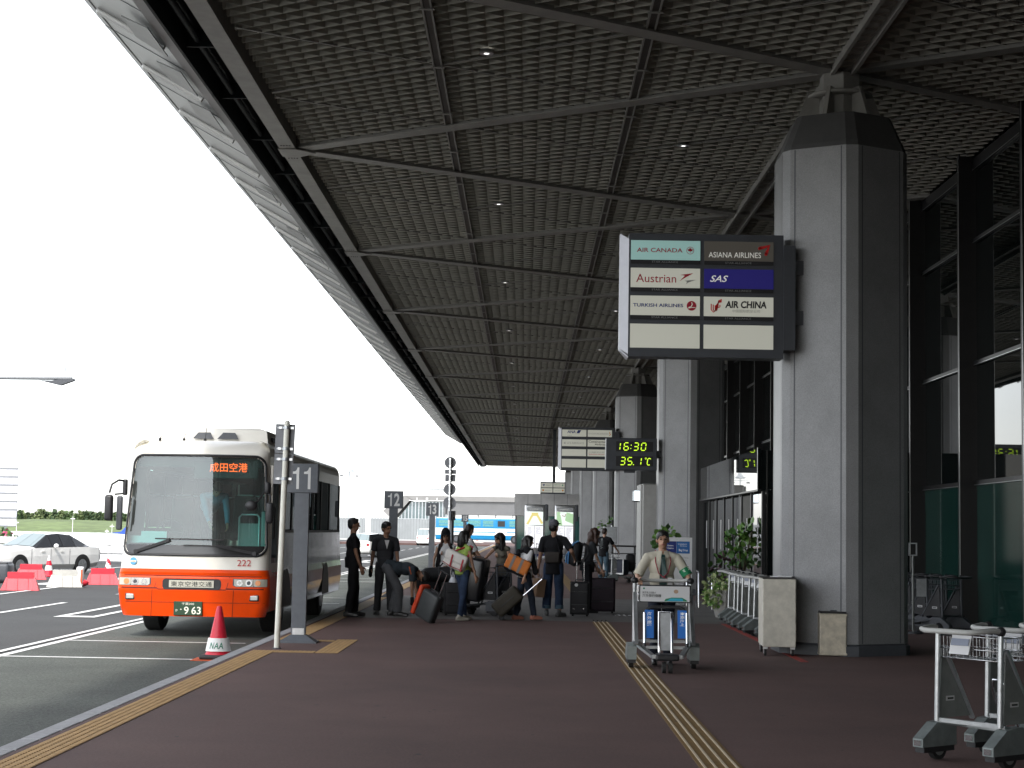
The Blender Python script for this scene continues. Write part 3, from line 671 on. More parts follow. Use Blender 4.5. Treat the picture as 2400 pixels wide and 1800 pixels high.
SED = [(-2.5, .76, .38, .84, .88, .6), (-2.32, .86, .27, .95, .99, .68), (-1.85, .91, .22, .97, 1.03, .7), (-1.1, .92, .2, .96, 1.40, .57), (-.5, .92, .2, .95, 1.45, .59), (0, .92, .2, .94, 1.41, .58), (.8, .92, .2, .92, .98, .74), (1.9, .88, .22, .8, .85, .7), (2.32, .8, .27, .7, .74, .62), (2.48, .64, .36, .62, .65, .5)]
car("sedan_car", "white saloon car with dark side windows beyond the plastic barriers", "car", SED, (2, 6), (5,), (2,), (-1.45, 1.5), .33, (-17.3, 60.3, ROAD), R_(150))
WAG = [(-2.05, .8, .4, .9, .95, .7), (-1.98, .84, .3, .98, 1.05, .7), (-1.7, .85, .22, .98, 1.44, .6), (-.6, .85, .2, .96, 1.5, .62), (.25, .85, .2, .94, 1.45, .6), (.95, .85, .2, .9, .96, .7), (1.7, .82, .22, .8, .84, .66), (2.0, .7, .32, .65, .68, .55)]
car("wagon_car", "white estate car driving away past the black clad waiting man", "car", WAG, (1, 5), (4,), (1,), (-1.25, 1.25), .31, (-9.55, 108.5, ROAD), R_(-24))
KEI = [(-1.68, .66, .3, .95, 1.0, .62), (-1.64, .72, .22, 1.0, 1.08, .6), (-1.5, .73, .2, 1.0, 1.82, .6), (0, .73, .2, 1.0, 1.88, .62), (1.1, .73, .2, 1.0, 1.8, .6), (1.6, .72, .22, .95, 1.0, .64), (1.7, .66, .3, .8, .85, .6)]
car("small_van", "small white van far along the road behind the man in workwear", "van", KEI, (2, 5), (4,), (1,), (-1.1, 1.15), .28, (-11.5, 196, ROAD), R_(-4))
# far blue and white bus across the end of the road
M_bb = mat("blue bus paint", (.008, .2, .42), .35, 0, .04, 2); M_curt = mat("curtained glass", (.1, .28, .28), .3, 0, .25, 6)
bb = thing("blue_bus", "blue and white bus standing across the far end of the pavement", "bus", (-11.2, 214, .0))
b = MB(); b.box((5.2, 1.2, 1.75), (10.4, 2.4, 2.7), M_bb, None, .15, 3); b.bx(-.005, 10.41, -.006, 2.4, 1.0, 1.85, M_white); b.bx(1.2, 10.2, -.012, -.006, 1.33, 1.45, M_bb); b.box((5.2, 1.2, 3.08), (10.2, 2.2, .12), M_white, None, .05); b.build("body", bb)
for x in (2.2, 4.3, 6.6, 10.2):
    pass
for x0, x1 in ((.4, 1.7), (2.2, 3.6), (4.0, 5.6), (5.9, 7.2), (9.2, 10.3)): w_ = MB(); w_.bx(x0, x1, -.02, .02, 2.1, 2.85, M_curt); w_.bx(x0, x1, -.028, -.021, 2.35, 2.4, M_bb); w_.build("window", bb)
b = MB(); b.bx(7.5, 8.9, -.02, .0, .6, 2.95, M_bb); b.bx(7.51, 8.89, -.026, -.021, 1.0, 1.85, M_white); b.bx(7.75, 8.65, -.03, -.021, 2.1, 2.8, M_black); b.build("door", bb)
for x in (2.6, 9.9): b = MB(); b.cyl((x, -.04, .52), (x, .3, .52), .52, M_rubber, 20); wo = b.build("wheel", bb); h = MB(); h.cyl((x, -.06, .52), (x, -.041, .52), .3, M_dgrey, 16); h.build("rim", wo)
# ================================================================ AIRLINE BOARDS
M_sfr = mat("sign casing", (.055, .06, .07), .42, .2, .08, 4); M_send = mat("sign end cap", (.42, .42, .45), .4, .3, .05, 4)
M_pan = mat("sign panel", (.5, .5, .43), .45, emit=.13); M_teal = mat("pale teal panel", (.3, .5, .47), .45, emit=.12); M_taupe = mat("taupe panel", (.1, .09, .075), .5, emit=.05)
M_navy = mat("deep blue panel", (.02, .015, .2), .45, emit=.06); M_blk = mat("black strip", (.008, .008, .01), .5); M_wt = mat("white lettering", (.75, .75, .7), .5, emit=.1)
M_r2 = mat("crimson marks", (.42, .008, .03), .5); M_r3 = mat("bright red marks", (.62, .01, .01), .5); M_bl = mat("navy lettering", (.01, .03, .2), .5); M_gm = mat("grey marks", (.3, .3, .28), .5); M_sil = mat("dim lettering", (.25, .25, .25), .5); M_or = mat("orange mark", (.65, .22, .01), .5)
def board(loc, label, rows, kind):
    t = thing("airline_sign", label, "sign", loc, 0, "airline boards hung along the pavement")
    b = MB()      # casing with a bevelled left end
    b.prism([(1.37, -.02, 4.02), (1.37, .34, 4.02), (3.5, .34, 4.02), (3.5, -.02, 4.02)], (0, 0, 1.71), M_sfr)
    b.box((3.58, .2, 4.86), (.16, .5, 1.45), M_sfr); b.build("casing", t)
    b = MB(); b.prism([(1.368, -.02, 4.05), (1.25, .1, 4.14), (1.25, .26, 4.14), (1.368, .34, 4.05)], (0, 0, 1.6), M_send); b.prism([(1.369, -.018, 4.0), (1.25, .1, 4.12), (1.25, .26, 4.12), (1.369, .34, 4.0)], (0, 0, .02), M_send); b.build("end_cap", t)
    Z = [(5.36, 5.63), (4.975, 5.245), (4.59, 4.86), (4.14, 4.47)]
    for r in range(4):
        for c in range(2):
            p = MB(); x0 = 1.395 if c == 0 else 2.405; z0, z1 = Z[r]; pm = rows[r][c]
            p.bx(x0, x0+.955, -.035, -.02, z0, z1, pm[0]); f = Face(p, (x0, -.035, z0))
            if r < 3 and kind == 1:
                p.bx(x0, x0+.955, -.033, -.02, z0-.058, z0-.001, M_blk); f.text("STAR ALLIANCE", .29, -.042, .36, .027, M_sil, 1)
            if len(pm) > 1: pm[1](f)
            p.build("airline_panel", t)
    b = MB(); b.bx(3.2, CX-.6, .1, .25, 4.5, 4.7, M_sfr); b.bx(3.2, CX-.6, .1, .25, 5.2, 5.4, M_sfr); b.build("wall_bracket", t)
    return t
def leaf(f, cx, cy_, r, m):
    P = [(0, 1), (.18, .62), (.42, .72), (.36, .3), (.72, .5), (.8, .28), (1, .2), (.66, -.12), (.72, -.34), (.1, -.26), (.1, -.8), (-.1, -.8)]
    P = P+[(-x, y) for x, y in P[-3::-1] if x != 0]
    f.mb.add([f.p(cx, cy_, 3)]+[f.p(cx+x*r, cy_+y*r, 3) for x, y in P], [(0, i+1, (i+1) % len(P)+1) for i in range(len(P))], m)
def L_ca(f):
    f.text("AIR CANADA", .08, .105, .63, .06, M_r2, 2, 0, .012); f.disc(.815, .135, .052, M_r2, 2, 24, .046); leaf(f, .815, .137, .04, M_r2)
def L_as(f):
    f.text("ASIANA AIRLINES", .06, .045, .72, .075, M_wt, 2); f.stroke([(.76, .18), (.89, .215), (.85, .1)], .045, M_r3); f.disc(.76, .18, .022, M_r3, 2); f.disc(.85, .1, .022, M_r3, 2)
def L_au(f):
    f.text("Austrian", .075, .07, .55, .115, M_r2); f.poly([(.68, .18), (.86, .205), (.73, .13), (.67, .09), (.745, .17)], M_r2); f.poly([(.74, .1), (.9, .115), (.79, .075), (.76, .05), (.775, .085)], M_gm)
def L_sa(f): f.text("SAS", .08, .09, .25, .09, M_wt, 2, .35, .012)
def L_tk(f):
    f.text("TURKISH AIRLINES", .035, .115, .69, .048, M_bl, 2, 0, .02); f.disc(.84, .137, .067, M_r2, 2); f.stroke([(.80, .115), (.835, .125), (.85, .16), (.84, .185)], .012, M_pan, 3); f.stroke([(.79, .105), (.84, .112), (.895, .115)], .008, M_pan, 3)
def L_cn(f):
    f.text("AIR CHINA", .29, .115, .57, .1, M_blk, 2, .12, .035); f.text("中国国际航空公司", .39, .055, .38, .042, M_gm, 2)
    for k in range(3): f.stroke([(.1+.028*k, .17-.01*k), (.1+.028*k, .09), (.13+.02*k, .055+.012*k), (.165+.006*k, .08), (.17+.012*k, .15), (.2, .19+.012*k), (.245, .2+.016*k)], .014, M_r3 if k != 1 else M_or if False else M_r3)
    f.stroke([(.18, .12), (.215, .125), (.225, .145), (.21, .15)], .014, M_r3)
b1 = board((0, 23.35, 0), "near hanging airline board with a teal and a deep blue panel by the biggest column", [[(M_teal, L_ca), (M_taupe, L_as)], [(M_pan, L_au), (M_navy, L_sa)], [(M_pan, L_tk), (M_pan, L_cn)], [(M_pan,), (M_pan,)]], 1)
def L_an(f): f.text("ANA", .2, .13, .33, .115, M_bl, 2, .15, .02); f.poly([(.56, .13), (.68, .13), (.75, .255), (.63, .255)], M_bl, 2); f.text("All Nippon", .2, .03, .18, .025, M_ink)
def L_sg(f): f.text("SINGAPORE AIRLINES", .03, .1, .78, .05, M_gm); f.stroke([(.85, .06), (.9, .1), (.86, .16), (.88, .2)], .03, M_or)
def L_us(f): f.text("U·S AIRWAYS", .2, .09, .67, .07, M_gm); f.rect(.07, .09, .07, .02, M_gm, 2); f.rect(.07, .12, .07, .02, M_gm, 2); f.rect(.07, .145, .07, .012, M_gm, 2)
def L_co(f): f.text("Continental", .04, .15, .66, .09, M_ink, 2, 0, .006); f.text("Airlines", .28, .05, .42, .075, M_ink, 2, 0, .006)
def L_sh(f): f.text("上海航空公司", .05, .13, .6, .06, M_gm); f.text("SHANGHAI AIRLINES", .05, .06, .6, .04, M_r3)
board((0, 67.4, 0), "smaller looking airline board hung beside the digital clock display", [[(M_pan, L_an), (M_pan, L_sg)], [(M_pan, L_us), (M_pan, L_co)], [(M_pan,), (M_pan, L_sh)], [(M_pan,), (M_pan,)]], 2)
t = thing("airline_sign", "tiny far airline board of four panels above the metal clad booth", "sign", (0, 111.4, 0), 0, "airline boards hung along the pavement")
b = MB(); b.bx(.93, 2.58, 0, .3, 4.05, 4.83, M_sfr); b.bx(1.72, 1.92, .1, .3, 4.83, 8.3, M_sfr); b.build("casing", t)
for r in range(2):
    for c in range(2):
        p = MB(); x0 = .99+.79*c; z0 = 4.47-.33*r; p.bx(x0, x0+.74, -.014, 0, z0, z0+.28, M_pan); f = Face(p, (x0, -.014, z0))
        if (r, c) == (0, 0): f.poly([(.08, .2), (.26, .2), (.17, .07)], M_bl, 2); f.text("MIAT", .32, .09, .34, .1, M_gm)
        elif c == 1 and r == 0: f.text("EMIRATES", .06, .15, .4, .06, mat("green marks", (.05, .25, .12), .5)); f.text("AIRLINES", .06, .06, .4, .05, M_gm); f.disc(.6, .15, .05, mat("green marks", (.05, .25, .12), .5), 2)
        else: f.disc(.13 if c == 0 else .62, .14, .06, M_or, 2); f.text("AIRLINES", .24 if c == 0 else .1, .1, .42, .06, M_gm)
        p.build("airline_panel", t)
# digital clock
M_dig = mat("yellow green segments", (.55, .85, .03), .5, emit=.38)
ck = thing("digital_clock", "dark display box with yellow green digits 16:30 and 35.1 degrees", "clock", (0, 45.4, 0))
b = MB(); b.box((2.79, .25, 3.69), (1.36, .5, .86), M_sfr, None, .02); b.bx(2.6, 2.9, .1, .3, 3.2, 3.258, M_dgrey); b.bx(3.3, CX-.7, .2, .35, 3.6, 3.8, M_sfr); b.build("casing", ck)
for z in (3.76, 3.37): b = MB(); b.bx(2.38, 3.36, -.014, -.001, z, z+.265, M_blk); b.build("screen", ck)
b = MB(); f = Face(b, (0, -.016, 0))
SEG = {'0': 'abcdef', '1': 'bc', '3': 'abgcd', '5': 'afgcd', '6': 'afgedc'}
def digit(d, x, z, w_, h, s=.12, th=.024):
    X = lambda u, v: (x+u*w_+s*v*h, z+v*h)
    P = {'a': ((.12, 1), (.88, 1)), 'g': ((.12, .5), (.88, .5)), 'd': ((.12, 0), (.88, 0)), 'f': ((0, .92), (0, .58)), 'b': ((1, .92), (1, .58)), 'e': ((0, .42), (0, .08)), 'c': ((1, .42), (1, .08))}
    for g_ in SEG[d]: f.stroke([X(*P[g_][0]), X(*P[g_][1])], th, M_dig, 2)
for d, x in (('1', 2.36), ('6', 2.58), ('3', 2.84), ('0', 3.04)): digit(d, x, 3.795, .115, .195)
for d, x in (('3', 2.49), ('5', 2.68), ('1', 2.92)): digit(d, x, 3.405, .115, .195)
f.disc(2.78, 3.93, .013, M_dig, 2); f.disc(2.77, 3.84, .013, M_dig, 2); f.disc(2.845, 3.41, .013, M_dig, 2); f.disc(3.17, 3.58, .024, M_dig, 2, 14, .012); f.stroke([(3.305, 3.565), (3.26, 3.59), (3.225, 3.565), (3.205, 3.44), (3.23, 3.405), (3.28, 3.415)], .022, M_dig)
b.build("digit", ck)
# ================================================================ STOP POSTS AND POLES
M_post = mat("post grey paint", (.12, .13, .145), .5, .1, .1, 8); M_num = mat("number white", (.72, .72, .7), .5)
def stop_post(num, loc, z1, label, w_=.45, hgt=.41, rz=0):
    t = thing("stop_post", label, "stop sign post", loc, rz, "numbered bus stop posts along the kerb")
    b = MB(); b.bx(-.1, .1, -.05, .05, .12, z1, M_post); b.bx(-.08, .08, -.055, .055, .09, .2, M_steel); b.build("post", t)
    b = MB(); b.prism([(-.27, -.2, 0), (.27, -.2, 0), (.27, .2, 0), (-.27, .2, 0)], (0, 0, .02), M_post); vs = [(-.25, -.18, .02), (.25, -.18, .02), (.25, .18, .02), (-.25, .18, .02), (-.11, -.07, .11), (.11, -.07, .11), (.11, .07, .11), (-.11, .07, .11)]
    b.add(vs, [(0, 1, 5, 4), (1, 2, 6, 5), (2, 3, 7, 6), (3, 0, 4, 7), (4, 5, 6, 7)], M_post); b.build("foot_plate", t)
    b = MB(); b.box((0, 0, z1+hgt/2), (w_, .12, hgt), M_post, None, .008, 1)
    for f in (Face(b, (-w_/2, -.06, z1)), Face(b, (w_/2, .06, z1), (-1, 0, 0), (0, 0, 1), (0, 1, 0))):
        for q, ch in enumerate(num):
            x0 = (.17+.36*q)*w_; z0 = .13*hgt; hh = .74*hgt; ww = .3*w_
            if ch == '1': f.poly([(x0+ww*.5, z0), (x0+ww*.78, z0), (x0+ww*.78, z0+hh), (x0+ww*.6, z0+hh), (x0+ww*.5, z0+hh*.88), (x0+ww*.5, z0+hh*.7)], M_num, 1); f.poly([(x0+ww*.08, z0+hh*.7), (x0+ww*.5, z0+hh*.7), (x0+ww*.5, z0+hh*.88), (x0+ww*.36, z0+hh*.82), (x0+ww*.08, z0+hh*.8)], M_num, 1)
            else: f.text(ch, x0, z0, ww, hh, M_num, 1, 0, .03)
    b.build("number_panel", t); return t
stop_post("11", (-3.14, 24.0, 0), 2.08, "grey stop post numbered 11, nearest the camera beside the coach")
stop_post("12", (-3.11, 40.3, 0), 2.08, "grey stop post numbered 12 behind the man in workwear", .44, .41)
stop_post("13", (-3.27, 60, 0), 2.08, "grey stop post numbered 13 left of the woman in a dark hat", .44, .45)
stop_post("14", (-3.6, 84, 0), 2.08, "grey stop post numbered 14 seen nearly edge on behind the round sign pole", .44, .45, R_(58))
stop_post("15", (-3.67, 104, 0), 2.1, "grey stop post numbered 15 in front of the blue bus", .44, .42)
M_alu = mat("sign back grey", (.2, .205, .22), .5, .2, .12, 5); M_pole = mat("ivory pole paint", (.78, .77, .68), .4, 0, .08, 7)
t = thing("sign_pole", "leaning ivory pole with two grey sign backs beside the number 11 post", "sign pole", (-3.254, 22.72, 0), 0); t.rotation_euler = (0, R_(1.0), 0)
b = MB(); b.cyl((0, 0, 0), (0, 0, 2.99), .038, M_pole, 16); b.cyl((0, 0, 2.99), (0, 0, 3.02), .042, M_pole, 16, .02); b.lathe([(.06, 0), (.06, .012)], (0, 0, 0), M_dgrey, 12); b.build("pole", t)
b = MB(); b.bx(-.155, .105, .045, .055, 2.58, 2.97, M_alu); b.build("sign_plate", t); b = MB(); b.bx(-.155, .1, .045, .055, 2.17, 2.57, M_alu); b.build("sign_plate", t)
b = MB()
for z in (2.24, 2.5, 2.64, 2.92):
    b.cyl((0, 0, z-.02), (0, 0, z+.02), .046, M_galv, 16); b.bx(-.13, .09, .032, .044, z-.012, z+.012, M_galv)
    for x in (-.09, .07): b.bx(x-.02, x+.02, .02, .034, z-.016, z+.016, M_steel)
b.build("clamp", t)
t = thing("sign_pole", "steel pole carrying three round sign backs and two small plates", "sign pole", (-3.86, 87, 0))
b = MB(); b.cyl((0, 0, 0), (0, 0, 5.25), .075, M_steel, 14); b.build("pole", t)
for z, r in ((5.02, .3), (3.66, .31), (2.95, .33)): b = MB(); b.cyl((-.02, .09, z), (-.02, .11, z), r, M_alu, 28); b.build("round_sign", t)
for z, w_, h_ in ((4.55, .58, .22), (4.23, .54, .36)): b = MB(); b.box((-.0, .1, z), (w_, .02, h_), M_alu, None, .03); b.build("sign_plate", t)
b = MB()
for z in (5.18, 4.85, 4.55, 4.36, 4.1, 3.85, 3.48, 3.15, 2.8): b.cyl((0, 0, z-.03), (0, 0, z+.03), .088, M_chrome, 14)
b.build("clamp", t)
# traffic cones
M_cone = mat("cone red", (.62, .02, .045), .45, 0, .08, 6, .15, 40); M_orb = mat("orange rubber", (.6, .1, .03), .7, 0, .2, 8)
t = thing("traffic_cone", "red traffic cone with a white lettered band on a black base at the kerb", "traffic cone", (-4.13, 23.3, ROAD))
b = MB(); b.lathe([(.185, .05), (.15, .12), (.035, .7), (.025, .715)], (0, 0, 0), M_cone, 28); b.build("cone", t)
b = MB(); b.lathe([(.171, .115), (.137, .29)], (0, 0, 0), M_white, 28); M_nt = mat("green lettering", (.02, .2, .12), .5)
for ch, a0 in (("N", -112), ("A", -90), ("A", -68)):
    a = R_(a0); o = Vector((math.cos(a)*.163, math.sin(a)*.163, .15)); rr = Vector((-math.sin(a), math.cos(a), 0)); up = Vector((-math.cos(a)*.2, -math.sin(a)*.2, 1)); f = Face(b, o-rr*.032, rr, up, (math.cos(a), math.sin(a), .2)); f.text(ch, 0, 0, .064, .085, M_nt, 1, .15, .01)
b.build("band", t)
b = MB(); b.box((0, 0, .04), (.44, .44, .06), M_black, None, .02); b.build("base", t)
t = thing("rubber_mat", "orange rubber mat under the red traffic cone", "mat", (-4.2, 23.22, ROAD)); b = MB(); b.box((0, 0, .005), (.48, .5, .01), M_orb); b.build("sheet", t)
def scone(loc, label, tw):
    t = thing("striped_cone", label, "traffic cone", loc, 0, "red and white striped cones across the road"); b = MB(); n = 20
    H = 12
    for j in range(H):
        z0, z1 = .05+.65*j/H, .05+.65*(j+1)/H; r0, r1 = lerp(.17, .03, j/H), lerp(.17, .03, (j+1)/H)
        for i in range(n):
            a0, a1 = 2*math.pi*i/n, 2*math.pi*(i+1)/n; k = (j+tw*i/n*6) % 6
            b.add([(r0*math.cos(a0), r0*math.sin(a0), z0), (r0*math.cos(a1), r0*math.sin(a1), z0), (r1*math.cos(a1), r1*math.sin(a1), z1), (r1*math.cos(a0), r1*math.sin(a0), z1)], [(0, 1, 2, 3)], M_cone if k < 3 else M_white, True)
    b.build("cone", t); b = MB(); b.box((0, 0, .025), (.46, .46, .05), M_cone, None, .015); b.build("base", t)
scone((-13.95, 57.4, ROAD), "spiral striped cone standing alone between the barriers and the coach", 1); scone((-16.0, 57.6, ROAD), "ring striped cone behind the white barrier, before the saloon car", 0)
# plastic barriers
M_wb = mat("white barrier plastic", (.5, .49, .45), .5, 0, .12, 5); 
def barrier(loc, rz, m_, label):
    t = thing("plastic_barrier", label, "barrier", loc, rz, "plastic barriers along the road"); b = MB()
    b.prism([(-.55, y_, z) for y_, z in ((-.28, 0), (.28, 0), (.1, .5), (.1, .78), (-.1, .78), (-.1, .5))], (1.1, 0, 0), m_)
    vs = [(-.8, -.3, 0), (-.56, -.29, 0), (-.551, -.1, .55), (-.6, -.1, .55), (-.8, .3, 0), (-.56, .29, 0), (-.551, .1, .55), (-.6, .1, .55)]
    for sg in (-1, 1): b.add([(sg*x, y_, z) for x, y_, z in vs], [(0, 1, 2, 3), (4, 7, 6, 5), (0, 3, 7, 4), (3, 2, 6, 7)], m_)
    for x in (-.25, .2): b.prism([(x, -.286, .0), (x+.16, -.286, .0), (x+.13, -.11, .5), (x+.04, -.11, .5)], (0, -.04, .0), m_)
    b.build("shell", t); b = MB(); b.cyl((-.3, 0, .78), (-.3, 0, .82), .06, M_dgrey, 10); b.build("filler_cap", t); t.scale = (.62,)*3; return t
barrier((-13.4, 45.6, ROAD), R_(8), M_red, "red barrier at the front left of the row, nearest the camera")
barrier((-15.7, 54.5, ROAD), R_(8), M_red, "red barrier set back, half hidden by the dark container")
barrier((-13.0, 48.5, ROAD), R_(10), M_wb, "dirty white barrier in the middle of the row")
barrier((-12.55, 51.0, ROAD), R_(10), M_red, "red barrier beside the coach end of the row")
t = thing("warning_lamp_box", "small white box standing by the red barrier next to the coach", "box", (-12.6, 48.6, ROAD)); b = MB(); b.box((0, 0, .3), (.2, .16, .55), M_white, None, .04, 3); b.box((.06, -.085, .3), (.05, .02, .4), M_orb, None, .008); b.build("housing", t); b = MB(); b.ell((-.05, .1, .12), (.28, .2, .12), M_red); b.build("foot", t)
t = thing("dark_container", "dark rounded container at the left edge beyond the barriers", "container", (-16.35, 51.2, ROAD), R_(5)); b = MB(); b.box((0, 0, .3), (2.0, .9, .56), M_dgrey, None, .1, 3); b.box((0, 0, .585), (1.9, .8, .06), M_black, None, .04); b.build("shell", t)
# ================================================================ TROLLEYS
M_tsil = mat("trolley silver", (.5, .52, .53), .32, .75, .12, 12); M_tpan = mat("grey trolley panel", (.2, .21, .2), .45, 0, .15, 6); M_hand = mat("handle grey plastic", (.42, .42, .4), .5, 0, .08, 10); M_cov = mat("wheel cover", (.24, .27, .265), .36, .4, .15, 9); M_lab = mat("label paper", (.66, .66, .66), .5); M_labg = mat("label print", (.25, .28, .36), .5)
M_adblue = mat("advert blue", (.02, .16, .55), .4)
def trolley(loc, rz, label, group, black=False, ad=False, name="baggage_trolley"):
    t = thing(name, label, "baggage trolley", loc, rz, group); hm = M_black if black else M_hand
    sil, pan, cov, chm = (M_dgrey, M_black, M_dgrey, M_dgrey) if black else (M_tsil, M_tpan, M_cov, M_chrome)
    W = .27
    for sg in (-1, 1):
        b = MB(); b.cyl((sg*W, -.28, .28), (sg*W, -.26, .93), .02, sil, 10); b.ell((sg*W, -.26, .95), (.036, .036, .036), M_black); b.build("upright", t)
        b = MB(); b.prism([(sg*W, -.25, .3), (sg*W, .12, .3), (sg*W, -.22, .8)], (sg*.012, 0, 0), M_white if ad else pan); b.bar((sg*W, .14, .28), (sg*W, -.2, .82), .035, .02, sil)
        if not ad:
            for s2 in (-1, 1): f = Face(b, (sg*(W)+s2*(.013 if s2*sg > 0 else .002), -.18*1, .42), (0, -s2 if False else 1, 0), (0, 0, 1), (s2, 0, 0)); f.rect(.0, 0, .1, .035, M_lab, 1); f.rect(.015, .01, .07, .014, M_ink, 2)
        b.build("side_panel", t)
        b = MB(); x = sg*(W+.03)       # wheel cover: wedge with a low nose toward the back
        P = [(-.46, .1), (-.46, .16), (-.3, .27), (-.12, .285), (-.07, .24), (-.07, .1)]
        b.prism([(x-.045, y_, z) for y_, z in P], (.09, 0, 0), cov); b.bx(x-.04, x+.04, -.44, -.09, .06, .098, M_black); b.bx(x-.03, x+.03, -.468, -.461, .11, .15, M_red if False else chm); b.build("wheel_cover", t)
        wo = MB(); wo.cyl((x-.022, -.24, .085), (x+.022, -.24, .085), .085, M_rubber, 20); wh = wo.build("wheel", t); h = MB(); h.cyl((x-.024, -.24, .085), (x+.024, -.24, .085), .055, pan, 16); h.build("rim", wh)
    b = MB(); b.tube([(-W, -.26, .95), (-W, -.34, .96), (-W+.04, -.5, .95), (-W+.09, -.53, .945), (W-.09, -.53, .945), (W-.04, -.5, .95), (W, -.34, .96), (W, -.26, .95)], .02, hm, 10); b.build("handle", t)
    b = MB()
    for z in (.74, .81, .9): b.tube([(-W+.02, -.25, z), (-W+.02, .02, z), (W-.02, .02, z), (W-.02, -.25, z)], .006, chm, 6, True)
    for k in range(9):
        x = -W+.04+k*(2*W-.08)/8; b.cyl((x, .02, .74), (x, .02, .9), .0035, chm, 5); b.cyl((x, -.25, .74), (x, -.25, .9), .0035, chm, 5); b.cyl((x, -.25, .74), (x, .02, .74), .0035, chm, 5)
    for sg in (-1, 1):
        for y_ in (-.18, -.11, -.04): b.cyl((sg*(W-.02), y_, .74), (sg*(W-.02), y_, .9), .0035, chm, 5)
    b.build("basket", t)
    if not ad and not black:
        b = MB(); b.box((-.06, -.28, .84), (.17, .006, .14), M_lab, Matrix.Rotation(R_(-18), 3, 'X')); b.box((-.06, -.284, .86), (.15, .006, .05), M_labg, Matrix.Rotation(R_(-18), 3, 'X')); b.build("label_plate", t)
    b = MB(); b.bar((-W, -.26, .28), (-.13, .42, .17), .045, .03, sil); b.bar((W, -.26, .28), (.13, .42, .17), .045, .03, sil); b.bar((-.14, .42, .17), (.14, .42, .17), .05, .04, sil); b.bar((-W, -.26, .29), (W, -.26, .29), .04, .03, sil); b.bar((-.2, .0, .24), (.2, .0, .24), .04, .03, sil); b.bx(-.11, .11, .3, .5, .13, .2, M_black, .02); b.build("base_frame", t)
    for x in (-.03, .03): wo = MB(); wo.cyl((x-.018, .44, .06), (x+.018, .44, .06), .06, M_rubber, 16); wo.build("wheel", t)
    b = MB(); x0 = .2 if ad else .09; zt = .66 if ad else .58
    if ad:
        b.tube([(-.2, .22, .26), (-.2, .16, .6), (-.17, .155, zt), (-.13, .15, zt+.02), (.13, .15, zt+.02), (.17, .155, zt), (.2, .16, .6), (.2, .22, .26)], .018, M_black, 8); b.tube([(-.2, .235, .3), (-.2, .175, .62)], .014, chm); b.tube([(.2, .235, .3), (.2, .175, .62)], .014, chm)
        b.tube([(-.06, .2, .2), (-.06, .15, zt-.03), (.06, .15, zt-.03), (.06, .2, .2)], .013, chm); b.box((0, .165, .42), (.1, .01, .4), M_galv)
    else: b.tube([(-.06, .25, .22), (-.06, .1, .5), (-.04, .08, zt), (.04, .08, zt), (.06, .1, .5), (.06, .25, .22)], .011, chm if not black else M_black)
    b.build("front_hoop", t)
    if ad:
        for sg in (-1, 1):
            b = MB(); b.box((sg*.155, .19, .5), (.085, .014, .3), M_adblue, Matrix.Rotation(R_(9), 3, 'X')); f = Face(b, (sg*.155, .197-.0, .5), (-1, 0, 0), (0, .16, 1), (0, 1, -.16)); tx = "海外旅行保険" if sg > 0 else "東京海上日動の"
            n = len(tx); hh = .27/n
            for i, ch in enumerate(tx): f.text(ch, -.022, .135-(i+1)*hh+.004, .044, hh*.82, M_wt, 2, 0, .01)
            b.build("advert_plate", t)
        b = MB(); b.box((0, .05, .82), (.49, .02, .19), M_black, None, .006); f = Face(b, (.235, .06, .735), (-1, 0, 0), (0, 0, 1), (0, 1, 0)); f.rect(0, 0, .47, .165, M_lab, 1); f.text("東京海上日動の", .02, .085, .13, .022, M_ink, 2); f.text("海外旅行保険", .02, .045, .18, .035, M_ink, 2, 0, .008); f.disc(.035, .14, .01, M_nt, 2, 12)
        f.poly([(.23, .005), (.24, .03), (.3, .045), (.4, .045), (.44, .02), (.45, .005)], mat("advert green", (.03, .25, .12), .5), 2); f.poly([(.25, .008), (.29, .035), (.4, .035), (.41, .008)], mat("advert water", (.03, .4, .6), .5), 3); f.disc(.34, .11, .022, mat("advert tan", (.45, .3, .2), .5), 2, 12)
        b.build("advert_panel", t)
    return t
G1 = "nested silver trolleys at the lower right"
h40 = -R_(51); sx, sy = .777, .629
ta = trolley((3.4, 12.55, 0), h40, "front silver trolley at the lower right with a white label on its basket", G1)
dup(ta, (3.4+.6*sx, 12.55+.6*sy, 0), h40, "silver trolley nested behind the front one at the right edge"); dup(ta, (3.4+1.2*sx, 12.55+1.2*sy, 0), h40, "last silver trolley of the nested row, cut by the right edge")
tb = None
for i in range(8):
    y_ = 31.0-.77*i+random.uniform(-.06, .06); lb = ["silver trolley at the far end of the parked row, by the flowering planter", "second trolley from the planter in the parked row", "third trolley from the planter in the parked row", "fourth trolley from the planter in the parked row", "fifth trolley from the planter in the parked row", "sixth trolley from the planter in the parked row", "parked trolley second from the drawer cabinet", "parked trolley right behind the drawer cabinet"][i]
    tb = trolley((4.05, y_, 0), -R_(72), lb, "silver trolleys parked along the red line") if i == 0 else dup(tb, (4.05+random.uniform(-.05, .05), y_, 0), -R_(72+random.uniform(-6, 6)), lb)
tk = None
for i in range(5):
    lb = ["dark trolley against the green glass, nearest the mullion", "dark trolley against the green glass, second from the mullion", "dark trolley against the green glass, third from the mullion", "dark trolley against the green glass, fourth from the mullion", "dark trolley against the green glass, half behind the big column"][i]
    L0 = (7.05-.12*i, 29.3+.55*i, 0)
    tk = trolley(L0, R_(40), lb, "dark trolleys against the green glass", True) if i == 0 else dup(tk, L0, None, lb)
ts = trolley((1.66, 20.35, 0), R_(180), "baggage trolley with blue advert plates pushed by the uniformed man", None, False, True); ts.scale = (1.24, 1.1, 1.09)
tq = trolley((-.62, 32.6, 0), R_(62), "black handled trolley in the queue loaded with a big black suitcase", None, True)
